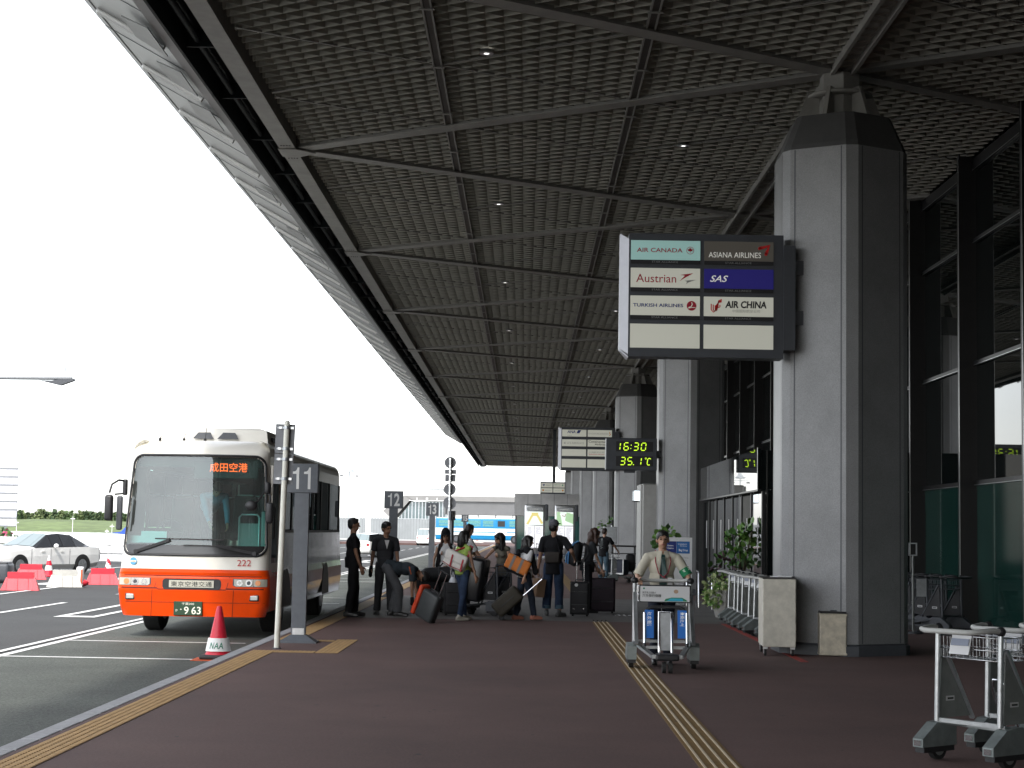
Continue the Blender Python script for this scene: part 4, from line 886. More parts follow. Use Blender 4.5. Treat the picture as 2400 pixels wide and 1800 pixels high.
tf = None
for i in range(5):
    lb = ["far silver trolley standing alone before the map boards"]+["far trolley of the row left of the backpack woman"]*4
    L0 = (.85+(.55*i if i else 0)+(.5 if i else 0), 89.5+(4 if i else 0), 0)
    tf = trolley(L0, R_(175), lb[i], "far trolleys before the map boards") if i == 0 else dup(tf, L0, None, lb[i])
trolley((2.95, 55.3, 0), R_(-70), "trolley with a white rimmed load carrier pushed by the man in a printed shirt", None)
# ================================================================ CABINET, BIN, PLANTERS, BOARDS
M_cab = mat("beige cabinet paint", (.6, .57, .49), .45, 0, .08, 3, .05, 30, var2=.1, v2s=9)
t = thing("drawer_cabinet", "beige metal drawer cabinet on castors at the foot of the big column", "cabinet", (3.44, 23.42, 0), 0); t.rotation_euler = (0, 0, R_(-4))
b = MB(); b.box((0, 0, .57), (.44, .88, .9), M_cab, None, .008, 1); b.build("carcass", t); b = MB(); b.box((0, 0, 1.03), (.45, .89, .012), mat("cabinet top edge", (.06, .055, .05), .5), None, .004, 1); b.build("top_panel", t)
for k in range(6): b = MB(); z = .2+.138*k; b.box((.223, 0, z+.06), (.006, .84, .125), M_cab, None, .002, 1); wo = b.build("drawer", t); h = MB(); h.box((.235, 0, z+.07), (.018, .12, .025), M_steel, None, .004); h.build("handle", wo)
for x in (-.18, .18):
    for y_ in (-.38, .38): b = MB(); b.bx(x-.03, x+.03, y_-.03, y_+.03, .09, .118, M_steel); b.cyl((x-.015, y_, .045), (x+.015, y_, .045), .045, M_rubber, 14); b.bx(x-.024, x-.018, y_-.02, y_+.02, .03, .09, M_steel); b.build("castor", t)
t = thing("paper_sheets", "white papers lying on the beige drawer cabinet", "papers", (3.48, 23.35, 1.045)); b = MB(); b.box((0, 0, 0), (.2, .3, .006), M_white, Matrix.Rotation(R_(12), 3, 'Z')); b.box((.08, .12, .006), (.21, .3, .005), M_lab, Matrix.Rotation(R_(-14), 3, 'Z')); b.build("sheet", t)
M_cart = mat("scuffed beige tin", (.55, .5, .4), .42, .15, .22, 7, .15, 25)
t = thing("metal_bin", "scuffed beige metal bin with a dark lid beside the drawer cabinet", "bin", (4.16, 23.27, 0), R_(-3)); b = MB(); b.box((0, 0, .29), (.36, .3, .56), M_cart, None, .014, 2)
for z in (.03, .55): b.box((0, 0, z), (.372, .312, .03), M_cart, None, .006)
b.build("body", t); b = MB(); b.box((0, 0, .585), (.35, .3, .025), M_black, None, .006); b.box((.05, 0, .605), (.16, .12, .02), M_dgrey, None, .006); b.build("lid", t)
M_leaf = mat("plant leaf", (.055, .13, .03), .45, 0, .35, 3); M_leaf2 = mat("light plant leaf", (.12, .24, .045), .45, 0, .3, 3); M_pot = mat("pale planter", (.34, .33, .31), .6, 0, .1, 6); M_stem = mat("plant stem", (.07, .06, .03), .8); M_var = mat("variegated leaf", (.36, .42, .2), .5, 0, .4, 9); M_soil = mat("soil", (.03, .02, .015), .95)
def leaves(b, c, rad, n, size, ms, droop=.0, shell=.35):
    for _ in range(n):
        while True:
            p = Vector((random.uniform(-1, 1), random.uniform(-1, 1), random.uniform(-1, 1)))
            if shell < p.length < 1: break
        P = Vector(c)+Vector((p.x*rad[0], p.y*rad[1], p.z*rad[2]))
        d = (p+Vector((random.gauss(0, .5), random.gauss(0, .5), random.gauss(-droop, .4)))).normalized(); s_ = d.orthogonal().normalized(); s_.rotate(Matrix.Rotation(random.uniform(0, 6.28), 3, d)); L = size*random.uniform(.6, 1.25); W = L*.42; q = d.cross(s_)*L*.1
        b.add([P, P+d*L*.3+s_*W+q, P+d*L*.7+s_*W*.85+q, P+d*L, P+d*L*.7-s_*W*.85+q, P+d*L*.3-s_*W+q], [(0, 1, 2, 3), (0, 3, 4, 5)], random.choice(ms))
t = thing("potted_tree", "potted plant with big round leaves behind the parked trolleys", "plant", (4.35, 34.6, 0))
b = MB(); b.lathe([(.24, 0), (.34, .5), (.36, .52), (.33, .52), (.31, .47)], (0, 0, 0), M_pot, 24); b.lathe([(.0, .46), (.31, .465)], (0, 0, 0), M_soil, 20); b.build("pot", t)
b = MB()
for k in range(7): a = k*.9; b.tube([(.04*math.cos(a), .04*math.sin(a), .45), (.1*math.cos(a), .1*math.sin(a), 1.0), (.3*math.cos(a), .3*math.sin(a), 1.3+.06*k)], .014, M_stem, 6)
b.build("stem", t); b = MB(); leaves(b, (0, 0, 1.36), (.31, .31, .42), 100, .16, [M_leaf, M_leaf, M_leaf2], .1); leaves(b, (.12, 0, 1.72), (.15, .15, .14), 12, .16, [M_leaf2]); b.build("foliage", t)
t = thing("flower_planter", "pale stone planter with trailing variegated leaves before the potted plant", "plant", (3.88, 33.4, 0)); b = MB(); b.lathe([(.16, 0), (.3, .5), (.32, .53), (.28, .53)], (0, 0, 0), M_pot, 8, False); b.build("pot", t); b = MB(); leaves(b, (-.1, -.05, .62), (.3, .3, .22), 220, .08, [M_var, M_leaf2, M_var], .6, .2); leaves(b, (-.2, -.1, .4), (.22, .22, .2), 160, .075, [M_var, M_leaf2], .8, .2); leaves(b, (0, .05, .95), (.22, .22, .25), 60, .13, [mat("purple leaf", (.05, .02, .03), .5), M_leaf], .2); b.build("foliage", t)
def potplant(loc, label, h_, r):
    t = thing("potted_tree", label, "plant", loc); b = MB(); b.lathe([(.2, 0), (.28, .45), (.25, .45)], (0, 0, 0), M_pot, 16); b.build("pot", t); b = MB(); b.tube([(0, 0, .4), (.03, 0, h_*.8)], .025, M_stem, 6); b.build("stem", t); b = MB(); leaves(b, (0, 0, h_), (r, r, r*1.1), 80, .15, [M_leaf, M_leaf2], .1, .1); b.build("foliage", t)
potplant((3.3, 40.2, 0), "potted plant showing behind the white notice board", 1.45, .27); potplant((3.4, 69.5, 0), "distant potted plant beside the man in a printed shirt", 1.75, .42)
t = thing("notice_board", "white standing notice board with blue panel behind the uniformed man", "notice board", (3.44, 38.8, 0)); b = MB(); b.bx(-.34, .34, 0, .05, .5, 1.52, M_white); b.bx(-.04, .04, .05, .09, 0, .9, M_steel); b.box((0, .05, .015), (.6, .4, .03), M_steel, None, .01); b.build("board", t)
b = MB(); f = Face(b, (-.34, 0, .5)); f.rect(.06, .66, .26, .27, M_bl, 1); f.rect(.325, .66, .3, .27, mat("notice blue", (.02, .14, .42), .45), 1); f.text("Bag Drop", .38, .7, .2, .06, M_wt); f.text("Continental", .36, .86, .2, .025, M_wt); f.text("Airlines", .4, .82, .16, .02, M_wt); f.text("Online", .12, .82, .14, .03, M_wt); f.text("Check in", .12, .76, .14, .03, M_wt); f.text("Continental Airlines", .2, .55, .4, .03, M_gm); f.text("Bag Drop Counter", .24, .48, .33, .03, M_gm); b.build("notice_print", t)
t = thing("lectern", "silver lectern slab on a thin stand beside the notice board", "lectern", (3.1, 36.6, 0)); b = MB(); b.box((0, 0, 1.06), (.5, .36, .05), M_galv, Matrix.Rotation(R_(28), 3, 'Y') @ Matrix.Rotation(R_(12), 3, 'X'), .01); b.build("top", t); b = MB(); b.cyl((0, 0, 0), (0, 0, 1.03), .03, M_galv, 10); b.lathe([(.2, 0), (.2, .03)], (0, 0, 0), M_galv, 16); b.build("stand", t)
for i, (x, y_) in enumerate(((3.55, 37.8), (3.75, 37.2), (3.95, 36.4))):
    t = thing("guard_hoop", ["steel guard hoop nearest the lectern", "middle steel guard hoop between lectern and planter", "steel guard hoop nearest the flower planter"][i], "guard rail", (x, y_, 0), R_(90), "steel guard hoops by the entrance"); b = MB(); b.tube([(-.25, 0, 0), (-.25, 0, .75), (-.2, 0, .8), (.2, 0, .8), (.25, 0, .75), (.25, 0, 0)], .018, M_chrome, 8); b.build("hoop", t)
M_pyl = mat("pylon metal", (.33, .33, .32), .4, .5, .08, 4)
t = thing("display_pylon", "tall ribbed metal pylon topped by two small white screens", "pylon", (3.3, 47.4, 0)); b = MB(); b.bx(-.13, .32, -.9, .55, 0, 2.95, M_pyl, .03)
for k in range(5): b.cyl((-.15, -.8+.3*k, 0.02), (-.15, -.8+.3*k, 2.92), .05, M_pyl, 10)
b.build("body", t)
for x, y_ in ((-.25, -.55), (-.25, .0)): b = MB(); b.box((x, y_, 2.62), (.2, .3, .3), M_dgrey, None, .01); b.bx(x-.09, x+.09, y_-.156, y_-.152, 2.49, 2.75, mat("lit screen", (.85, .95, 1), .4, emit=.9)); b.build("screen", t)
t = thing("wall_box", "grey metal junction box standing above the black railing", "utility box", (3.05, 61.5, 0)); b = MB(); b.box((0, 0, 1.5), (.48, .3, .62), M_galv, None, .015); b.bx(-.05, .05, -.05, .05, 0, 1.2, M_galv); b.cyl((.05, 0, 1.8), (.05, 0, 1.86), .03, M_steel, 8); b.build("housing", t); b = MB(); b.bx(-.2, .2, -.158, -.152, 1.24, 1.76, M_galv); b.build("door", t)
t = thing("black_railing", "black metal railing before the far columns", "railing", (2.2, 62.6, 0)); b = MB()
for z in (.2, .5, .85, 1.12): b.cyl((-.1, 0, z), (1.9, 0, z), .03 if z > 1 else .018, M_black, 8)
for x in (0, .9, 1.8): b.cyl((x, 0, 0), (x, 0, 1.12), .03, M_black, 8)
b.build("rail", t)
t = thing("display_stand", "thin dark stand with a small framed plate by the green glass", "stand", (6.55, 29.0, 0)); b = MB(); b.cyl((0, 0, 0), (0, 0, 1.3), .02, M_tpan, 8); b.lathe([(.16, 0), (.16, .03)], (0, 0, 0), M_dgrey, 14); b.build("pole", t); b = MB()
for (x0, x1, z0, z1) in ((-.07, .07, 1.3, 1.32), (-.07, .07, 1.5, 1.52), (-.07, -.05, 1.32, 1.5), (.05, .07, 1.32, 1.5)): b.bx(x0, x1, -.01, .01, z0, z1, M_galv)
b.build("frame", t); b = MB(); b.bx(.06, .22, -.01, .01, .62, .92, M_galv); b.build("plate", t)
# metal clad booth and map boards
M_clad = mat("booth metal cladding", (.5, .5, .5), .35, .25, .15, 1.2); M_bgl = mat("booth green glass", (.03, .12, .1), .06, spec=.7)
t = thing("metal_booth", "metal clad glass booth at the far end of the pavement", "booth", (-.75, 116, 0)); b = MB(); b.bx(0, 5.35, 0, 5, 2.65, 4.15, M_clad)
for k in range(1, 6): b.bx(.89*k, .89*k+.02, -.006, -.001, 2.66, 4.14, M_dgrey)
b.bx(4.75, 5.2, -.01, -.001, 3.78, 3.88, M_dgrey); b.build("cladding", t)
b = MB(); b.bx(.05, 5.3, .1, 4.9, .05, 2.64, M_bgl); b.build("glazing", t); b = MB()
for x in (.05, 1.6, 2.7, 3.9, 5.2): b.bx(x, x+.1, .03, .098, 0, 2.64, M_dgrey)
b.bx(0, 5.35, .02, .098, 0, .12, M_dgrey); b.build("frame", t)
M_map1 = mat("map paper", (.72, .8, .74), .5, 0, .06, 2, emit=.3); M_mapy = mat("map yellow", (.8, .68, .25), .5, emit=.2); M_mapg = mat("map green", (.45, .68, .4), .5, emit=.2); M_mapw = mat("map list paper", (.8, .8, .84), .5, emit=.35)
for i, (x, lb) in enumerate(((-.05, "lit map board with a yellow route map"), (1.78, "lit map board with a green area map"))):
    t = thing("map_board", lb, "map board", (x, 104, 0), 0, "lit map boards before the booth"); b = MB(); b.box((.62, .2, 1.72), (1.24, .34, 3.0), M_steel, None, .06, 3); b.bx(.0, 1.24, .05, .38, 0, .5, mat("navy base", (.02, .03, .1), .5)); b.box((1.32, .25, 2.75), (.22, .4, 1.0), M_dgrey, None, .06, 3); b.build("cabinet", t)
    b = MB(); b.bx(.12, 1.12, .01, .028, 2.85, 3.05, M_galv); f = Face(b, (.12, .01, 2.85)); f.text("i  INFORMATION", .1, .06, .6, .08, M_wt, 1); b.build("header", t)
    b = MB(); b.bx(.12, 1.12, .012, .028, 1.98, 2.8, M_map1); f = Face(b, (.12, .012, 1.98))
    if i == 0:
        f.stroke([(.05, .05), (.35, .6), (.65, .6), (.95, .1)], .14, M_mapy, 1); f.stroke([(.3, .7), (.7, .7)], .1, M_mapy, 1)
    else:
        f.poly([(0, 0), (.35, 0), (.2, .82), (0, .82)], M_mapg, 1); f.poly([(.5, .3), (1, .1), (1, .7), (.6, .8)], M_mapg, 1); f.stroke([(.2, .7), (.45, .35), (.6, .05)], .04, M_mapw, 2); f.stroke([(.3, .6), (.5, .55), (.55, .7)], .05, mat("map pink", (.7, .4, .4), .5), 2)
    b.build("map", t)
    for x0 in (.12, .64): b = MB(); b.bx(x0, x0+.48, .012, .028, .62, 1.93, M_mapw); f = Face(b, (x0, .012, .62)); [f.rect(.04+random.uniform(0, .03), 1.22-.05*k, random.uniform(.15, .4), .018, M_gm, 1) for k in range(16 if x0 < .5 or i else 9)]; b.build("list_panel", t)
t = thing("checker_board", "orange and white checked warning board beside the road", "warning board", (-6.75, 150, ROAD)); t.scale = (.46, .46, .5); b = MB(); b.bx(-.75, .75, 0, .08, .0, 2.4, M_white)
for i in range(5):
    for j in range(7):
        if (i+j) % 2: b.bx(-.75+.3*i, -.45+.3*i, -.012, -.001, .2+.31*j, .51+.31*j, M_orb)
b.build("panel", t)
# ================================================================ PEOPLE
def skinmat(n, c): return mat(n, c, .5, 0, .08, 10)
SK1 = skinmat("skin", (.42, .24, .16)); SK2 = skinmat("tanned skin", (.3, .16, .1)); M_eye = mat("eye", (.02, .015, .012), .25); M_lip = mat("lips", (.32, .11, .09), .5)
def cloth(n, c, var=.14): return mat(n, c, .85, 0, var, 7, .25, 14, spec=.2)
H_blk = mat("black hair", (.012, .01, .01), .45, 0, .3, 30, stretch=(1, 1, .15)); H_brn = mat("brown hair", (.05, .022, .014), .45, 0, .3, 30, stretch=(1, 1, .15)); H_dbr = mat("dark brown hair", (.025, .013, .01), .45, 0, .3, 30, stretch=(1, 1, .15))
def remesh(mb, name, vox, parent, m, amp=0.0, sm=4, fr=9.0):
    o = mb.build(name); md = o.modifiers.new("r", 'REMESH'); md.mode = 'VOXEL'; md.voxel_size = vox; md.use_smooth_shade = True
    s2 = o.modifiers.new("s", 'SMOOTH'); s2.iterations = sm; s2.factor = .5
    dg = bpy.context.evaluated_depsgraph_get(); me = bpy.data.meshes.new_from_object(o.evaluated_get(dg)); o.modifiers.clear(); old = o.data; o.data = me; bpy.data.meshes.remove(old)
    if amp:
        n_ = [v.normal.copy() for v in me.vertices]
        for v, q in zip(me.vertices, n_): p = v.co; v.co = p+q*amp*mnoise.noise(Vector((p.x*fr, p.y*fr, p.z*fr*.6+len(name)*3.1)))
    me.materials.clear(); me.materials.append(m); me.polygons.foreach_set("use_smooth", [True]*len(me.polygons)); me.update()
    if parent is not None: o.parent = parent
    return o
def ik(a, c, l1, l2, pole):
    d = c-a; L = min(d.length, (l1+l2)*.999); d.normalize(); c2 = a+d*L
    x = (l1*l1-l2*l2+L*L)/(2*L); h = math.sqrt(max(l1*l1-x*x, 0)); p = pole-d*pole.dot(d); p.normalize()
    return a+d*x+p*h, c2
def person(label, loc, rz, H=1.7, shirt=None, sleeve=.45, hem=.0, pants=None, plen=1.0, baggy=1.0, shoe=None, hair='short', hm=H_blk, skin=SK1, hands=None, feet=None, pel=(0, 0, .93), lean=4, head=(0, 0), fem=False, tank=False, twist=0, gloves=None, tail=None, pole=None):
    V = Vector; s = H/1.7
    hands = hands or [(-.24, .05, .84), (.24, .05, .84)]; feet = feet or [(-.1, -.02, .08, 6), (.1, .03, .08, -6)]
    pel = V(pel); th = R_(lean); sd = V((0, math.sin(th), math.cos(th))); fd = V((0, math.cos(th), -math.sin(th)))
    RL = Matrix.Rotation(-th, 3, 'X'); RT = Matrix.Rotation(R_(twist), 3, 'Z'); RS = RL @ RT
    sw = .165 if fem else .19; hw = .088 if fem else .09
    nb = pel+sd*.50; shc = pel+sd*.455; th2 = th*.75+R_(head[1]); hd = V((0, math.sin(th2), math.cos(th2))); hc = nb+hd*.185
    RH = Matrix.Rotation(-th2, 3, 'X') @ Matrix.Rotation(R_(head[0]), 3, 'Z')
    SH = [shc+RS @ V((x*sw, 0, 0)) for x in (-1, 1)]; HP = [pel+V((x*hw, 0, 0)) for x in (-1, 1)]
    arms = []; legs = []
    for i, sx_ in enumerate((-1, 1)):
        pl = V(pole[i]) if pole else V((sx_*.5, -1, -.4))
        e, wv = ik(SH[i], V(hands[i]), .275, .25, pl); arms.append((SH[i], e, wv))
        k, an = ik(HP[i], V(feet[i][:3]), .43, .42, V((sx_*.08, 1, 0))); legs.append((HP[i], k, an))
    tw, td = (.135, .095) if fem else (.158, .108)
    def torso(b, g, lo=0.0, m=None, bust=True):
        cl = g > 0
        b.ell(pel+sd*.02, ((.158 if fem else .148)+g, .11+g*1.3, .13), m, RL); b.ell(pel+sd*.18, ((.118 if fem else .138)+g*(1.6 if not fem else 1), (.09 if fem else .1)+g*(1.6 if not fem else 1.2), .18), m, RL); b.ell(pel+sd*.34, (tw+g, td+g, .17), m, RS)
        tr = [shc+sd*.012+RS @ V((x*sw*.72, 0, 0)) for x in (-1, 1)]; b.cap(tr[0], tr[1], .05+g*.7, .05+g*.7, m)
        for i in (0, 1): b.cap(nb+sd*.01, SH[i]+sd*.012, .045+g*.4, .04+g*.4, m); b.ell(SH[i], (.05+g*.6,)*3, m)
        if fem and bust:
            for x in (-1, 1): b.ell(pel+sd*.33+RS @ V((x*.068, .075, 0)), (.055+g*.5, .05+g*.5, .055), m)
    b = MB(); m0 = skin; torso(b, 0, 0, m0); b.cap(nb-sd*.04, hc-hd*.06, .058 if not fem else .048, .05 if not fem else .042, m0)
    for i in (0, 1):
        S, E_, W = arms[i]; h_, k, a = legs[i]; b.cap(S, E_, .046 if not fem else .038, .036 if not fem else .031, m0); b.cap(E_, W, .036 if not fem else .031, .024 if not fem else .02, m0); b.cap(h_, k, .085, .055, m0); b.cap(k, a, .054, .036, m0)
        yaw = R_(feet[i][3]); fwd = V((-math.sin(yaw), math.cos(yaw), 0)); b.cap(a+V((0, 0, -.03)), a+fwd*.13+V((0, 0, -.05)), .036, .024, m0)
        # hand: palm, four fingers, thumb
        d = (W-E_).normalized(); sdv = V((1 if i == 0 else -1, 0, 0)); sdv = (sdv-d*sdv.dot(d)).normalized(); nv = d.cross(sdv)
        acr = V((0, 1, 0)); acr = (acr-d*acr.dot(d)); acr = acr.normalized() if acr.length > .2 else nv; pn = d.cross(acr)
        if pn.dot(sdv) < 0: pn = -pn
        pc = W+d*.045; b.cap(W, W+d*.075, .024, .022, m0); b.box(pc+d*.01, (.018, .074, .085), m0, Matrix((pn, acr, d)).transposed(), .008)
        for q in range(4):
            off = acr*(-.028+.0187*q); L1 = (.036, .042, .04, .03)[q]; p0 = W+d*.085+off; p1 = p0+d*L1+pn*.012; p2 = p1+d*L1*.55+pn*.026; b.cap(p0, p1, .0092, .0085, m0, False, 8); b.cap(p1, p2, .0085, .0075, m0, False, 8)
        p0 = W+d*.03+acr*.034; p1 = p0+d*.034+acr*.026+pn*.012; b.cap(p0, p1, .012, .0105, m0, False, 8); b.cap(p1, p1+d*.03+pn*.01, .0105, .0085, m0, False, 8)
    def HPt(x, y, z): return hc+RH @ V((x, y, z))
    b.ell(HPt(0, -.008, .025), (.075, .094, .092), m0, RH); b.ell(HPt(0, .026, -.045), (.056, .064, .068), m0, RH); b.ell(HPt(0, .05, -.085), (.028, .03, .022), m0, RH)
    b.cap(HPt(0, .086, .015), HPt(0, .108, -.02), .009, .014, m0); b.ell(HPt(0, .078, .04), (.055, .02, .012), m0, RH)
    for x in (-1, 1): b.ell(HPt(x*.077, -.005, -.005), (.012, .024, .034), m0, RH)
    body = remesh(b, "person", .0085, None, m0, 0, 3); body.location = loc; body.rotation_euler = (0, 0, R_(rz)); body.scale = (s, s, s); tag(body, label, "person")
    b = MB()
    for x in (-1, 1): b.ell(HPt(x*.032, .083, .012), (.014, .008, .007), M_eye, RH, 10, 6); b.ell(HPt(x*.033, .087, .033), (.02, .008, .005), hm, RH, 10, 6)
    b.build("eyes", body); b = MB(); b.ell(HPt(0, .089, -.055), (.024, .008, .008), M_lip, RH, 10, 6); b.build("lips", body)
    if shirt:
        b = MB(); torso(b, .02 if not fem else .014, 0, shirt); b.cap(nb-sd*.05, nb-sd*.0, .075, .064, shirt, True)
        b.cyl(pel+sd*.12, pel-sd*.04-V((0, 0, hem)), .148, shirt, 20, .158); b.ell(pel-V((0, -.005, hem*.5)), (.178, .134, .10), shirt, RL)
        for i in (0, 1):
            S, E_, W = arms[i]
            if sleeve <= 0: continue
            if sleeve <= 1: q = S+(E_-S)*min(1, sleeve*1.35); b.cap(S, S+(E_-S)*.2, .062, .06, shirt); b.cyl(S, q, .062, shirt, 14, .066)
            else: b.cap(S, E_, .064, .054, shirt); b.cap(E_, E_+(W-E_)*.92, .052, .038, shirt, True); b.ell(E_, (.054,)*3, shirt)
        remesh(b, "top" if tank else "shirt", .0105, body, shirt, .011)
    if pants:
        b = MB(); b.ell(pel+sd*.0, (.158 if not fem else .164, .118, .125), pants, RL); b.cyl(pel+sd*.02, pel+sd*.1, .118, pants, 18, .112)
        for i in (0, 1):
            h_, k, a = legs[i]; e = k+(a-k)*min(1.0, plen*1.04); r = .068*baggy; b.cap(h_, k, .094, .07*baggy, pants); b.cap(k, k+(a-k)*.3, .068*baggy, r, pants); b.cyl(k, e, .068*baggy, pants, 16, (.058 if plen > .95 else .062)*baggy)
        remesh(b, "trousers", .0105, body, pants, .013)
    for i in (0, 1):
        h_, k, a = legs[i]; yaw = R_(feet[i][3]); fwd = V((-math.sin(yaw), math.cos(yaw), 0)); b = MB(); zf = a.z-.08; Z = V((0, 0, 1))
        g0 = V((a.x, a.y, zf)); b.cap(g0-fwd*.05+Z*.045, g0+fwd*.08+Z*.042, .042, .042, shoe); b.cap(g0+fwd*.08+Z*.04, g0+fwd*.17+Z*.033, .042, .031, shoe); b.cap(g0+Z*.09-fwd*.015, g0+Z*.05, .044, .044, shoe); b.box(g0+fwd*.055+Z*.012, (.075, .27, .022), shoe, Matrix.Rotation(yaw, 3, 'Z'), .008)
        remesh(b, "shoe", .009, body, shoe, 0, 2)
    b = MB(); mh = hm
    if hair in ('short', 'cap'):
        b.ell(HPt(0, -.014, .05), (.083, .1, .082), mh, RH); b.ell(HPt(0, -.05, .0), (.077, .06, .085), mh, RH); b.ell(HPt(0, .035, .09), (.062, .045, .03), mh, RH)
        for x in (-1, 1): b.ell(HPt(x*.07, -.012, .03), (.014, .04, .05), mh, RH)
    else:
        L = {'bob': .14, 'long': .26, 'wavy': .24}[hair]; b.ell(HPt(0, -.014, .045), (.09, .108, .088), mh, RH); b.ell(HPt(0, .06, .075), (.066, .036, .035), mh, RH)
        dn = V((0, 0, -1)) if lean < 40 else hd*-1
        p = HPt(0, -.06, .0); b.cap(p, p+dn*L+V((0, -.03, 0)), .085, .07 if hair != 'wavy' else .1, mh); b.ell(p+dn*L*.6, (.095, .055, L*.6), mh)
        for x in (-1, 1): p = HPt(x*.075, .0, .03); b.cap(p, p+dn*(L*.95)+V((x*.015, -.0, 0)), .028, .026 if hair != 'wavy' else .045, mh)
    remesh(b, "hair", .010, body, mh, .01 if hair != 'wavy' else .02, 2, 22)
    body['_h'] = 1; del body['_h']
    return body, dict(arms=arms, legs=legs, HPt=HPt, RH=RH, pel=pel, sd=sd, SH=SH, RS=RS, nb=nb)
C_blk = cloth("black cloth", (.012, .012, .014)); C_cha = cloth("charcoal cloth", (.035, .036, .04)); C_gry = cloth("grey trousers", (.085, .088, .095)); C_dgt = cloth("dark teal grey shirt", (.032, .042, .05)); C_wht = cloth("white cloth", (.62, .62, .62), .06); C_shirt = cloth("cream uniform shirt", (.52, .49, .4), .05)
C_jean = cloth("blue jeans", (.028, .045, .085), .25); C_jean2 = cloth("pale jeans", (.07, .115, .15), .2); C_djean = cloth("dark jeans", (.02, .026, .04), .25); C_olive = cloth("olive grey top", (.13, .12, .095)); C_green = cloth("lime top", (.3, .42, .1)); C_navy = cloth("navy trousers", (.015, .018, .028))
S_blk = mat("black shoes", (.014, .014, .014), .35); S_wht = mat("white shoes", (.6, .58, .5), .6); S_gry = mat("grey trainers", (.1, .1, .1), .6, 0, .4, 20); S_red = mat("salmon shoes", (.4, .15, .1), .6)
def patch(name, par, mb): return mb.build(name, par)
# 1 waiting man
person("man in black polo and black trousers standing beside the coach in profile", (-3.12, 31.25, 0), -82, 1.745, C_blk, .5, .03, C_blk, 1.0, 1.12, S_blk, 'short', H_blk, SK2, [(-.22, .16, .83), (.2, .12, .88)], [(-.12, .05, .08, 10), (.12, -.08, .08, -12)], (0, 0, .93), -2, (-4, 4))
# 2 man in workwear
p2, i2 = person("man in dark short sleeved workwear looking down, standing by post 12", (-2.62, 32.15, 0), 197, 1.70, C_cha, .55, .03, C_cha, 1.0, 1.15, S_blk, 'short', H_blk, SK2, [(-.26, .04, .80), (.27, .0, .80)], [(-.12, .02, .08, 8), (.13, -.02, .08, -20)], (0, 0, .93), 2, (28, 14))
b = MB(); pl, sd_ = i2['pel'], i2['sd']; b.prism([(-.045, .128, 1.39), (.045, .128, 1.39), (.0, .142, 1.22)], (0, .006, 0), C_wht); b.build("undershirt", p2)
for i in (0, 1): b = MB(); S, E_, W = i2['arms'][i]; d = (W-E_).normalized(); b.cap(W-d*.02, W+d*.08, .036, .04, C_blk); b.ell(W+d*.12, (.036, .045, .055), C_blk); b.build("glove", p2)
# 3 bending man
p3, i3 = person("man in grey trousers bending double over the luggage with one arm to the ground", (-2.42, 31.7, 0), -88, 1.70, C_dgt, .6, .0, C_gry, 1.0, 1.35, S_blk, 'short', H_blk, SK2, [(-.1, .47, .14), (.17, .36, .12)], [(-.1, -.02, .08, 5), (.13, .1, .08, -8)], (0, -.1, .88), 92, (0, 62), pole=[(-1, -.2, 0), (1, -.3, 0)])
M_ort = mat("orange print", (.4, .08, .02), .8)
b = MB(); S, E_, W = i3['arms'][1]; b.bar(S+Vector((.03, -.06, .05)), S+Vector((.04, -.02, -.09)), .02, .05, M_ort, (1, 0, 0)); b.build("shirt_print", p3)
for i in (0, 1): b = MB(); S, E_, W = i3['arms'][i]; d = (W-E_).normalized(); b.cap(W, W+d*.1, .034, .038, C_blk); b.build("glove", p3)
# 4 woman in dark hat
p4, i4 = person("long haired woman in a dark hat and white top facing the camera by post 13", (-1.55, 33.7, 0), 172, 1.56, C_wht, 0, .06, C_cha, 1.0, 1, S_blk, 'long', H_brn, SK1, [(-.1, .3, 1.0), (.2, .3, 1.0)], None, (0, 0, .93), 4, (10, 10), True, True)
b = MB(); h = i4['HPt']; b.ell(h(0, -.01, .085), (.098, .118, .075), C_blk, i4['RH']); b.ell(h(0, .0, .135), (.075, .09, .05), C_blk, i4['RH']); b.ell(h(0, .02, .06), (.11, .15, .014), C_blk, i4['RH']); b.build("hat", p4)
b = MB()
for x in (-.12, .12): b.cap((x*1.0, .06, 1.42), (x*1.3, .1, .98), .035, .05, C_blk)
b.build("waistcoat", p4)
# 5 man in white shirt
p5, i5 = person("man in white shirt and dark waistcoat behind the woman with the white bag", (-1.2, 34.5, 0), -70, 1.69, C_wht, .6, .03, C_cha, 1.0, 1, S_blk, 'short', H_dbr, SK1, [(-.1, .4, .95), (.22, .34, .95)], None, (0, 0, .93), 5, (20, 8))
b = MB(); b.ell((0, .01, 1.2), (.165, .128, .26), C_blk); b.build("waistcoat", p5)
# 6 woman with white bag
p6, i6 = person("woman in lime top and jeans seen from behind with a white shoulder bag", (-1.1, 30.5, 0), -52, 1.555, C_green, 0, .0, C_jean, 1.0, .95, S_wht, 'bob', H_blk, SK2, [(-.2, .3, 1.0), (.27, .12, .84)], [(-.09, .12, .08, 10), (.1, -.12, .08, -5)], (0, 0, .93), 3, (-8, 0), True, True)
# 7 woman in olive top
p7, i7 = person("dark haired woman in an olive grey top resting her arm on the upright suitcase", (-.42, 33.15, 0), 150, 1.55, C_olive, 0, .06, C_djean, 1.0, 1, S_blk, 'long', H_blk, SK1, [(-.1, .25, 1.0), (.34, .46, 1.02)], [(-.1, -.0, .08, 10), (.1, .05, .08, -10)], (0, 0, .93), 10, (-30, 18), True, True)
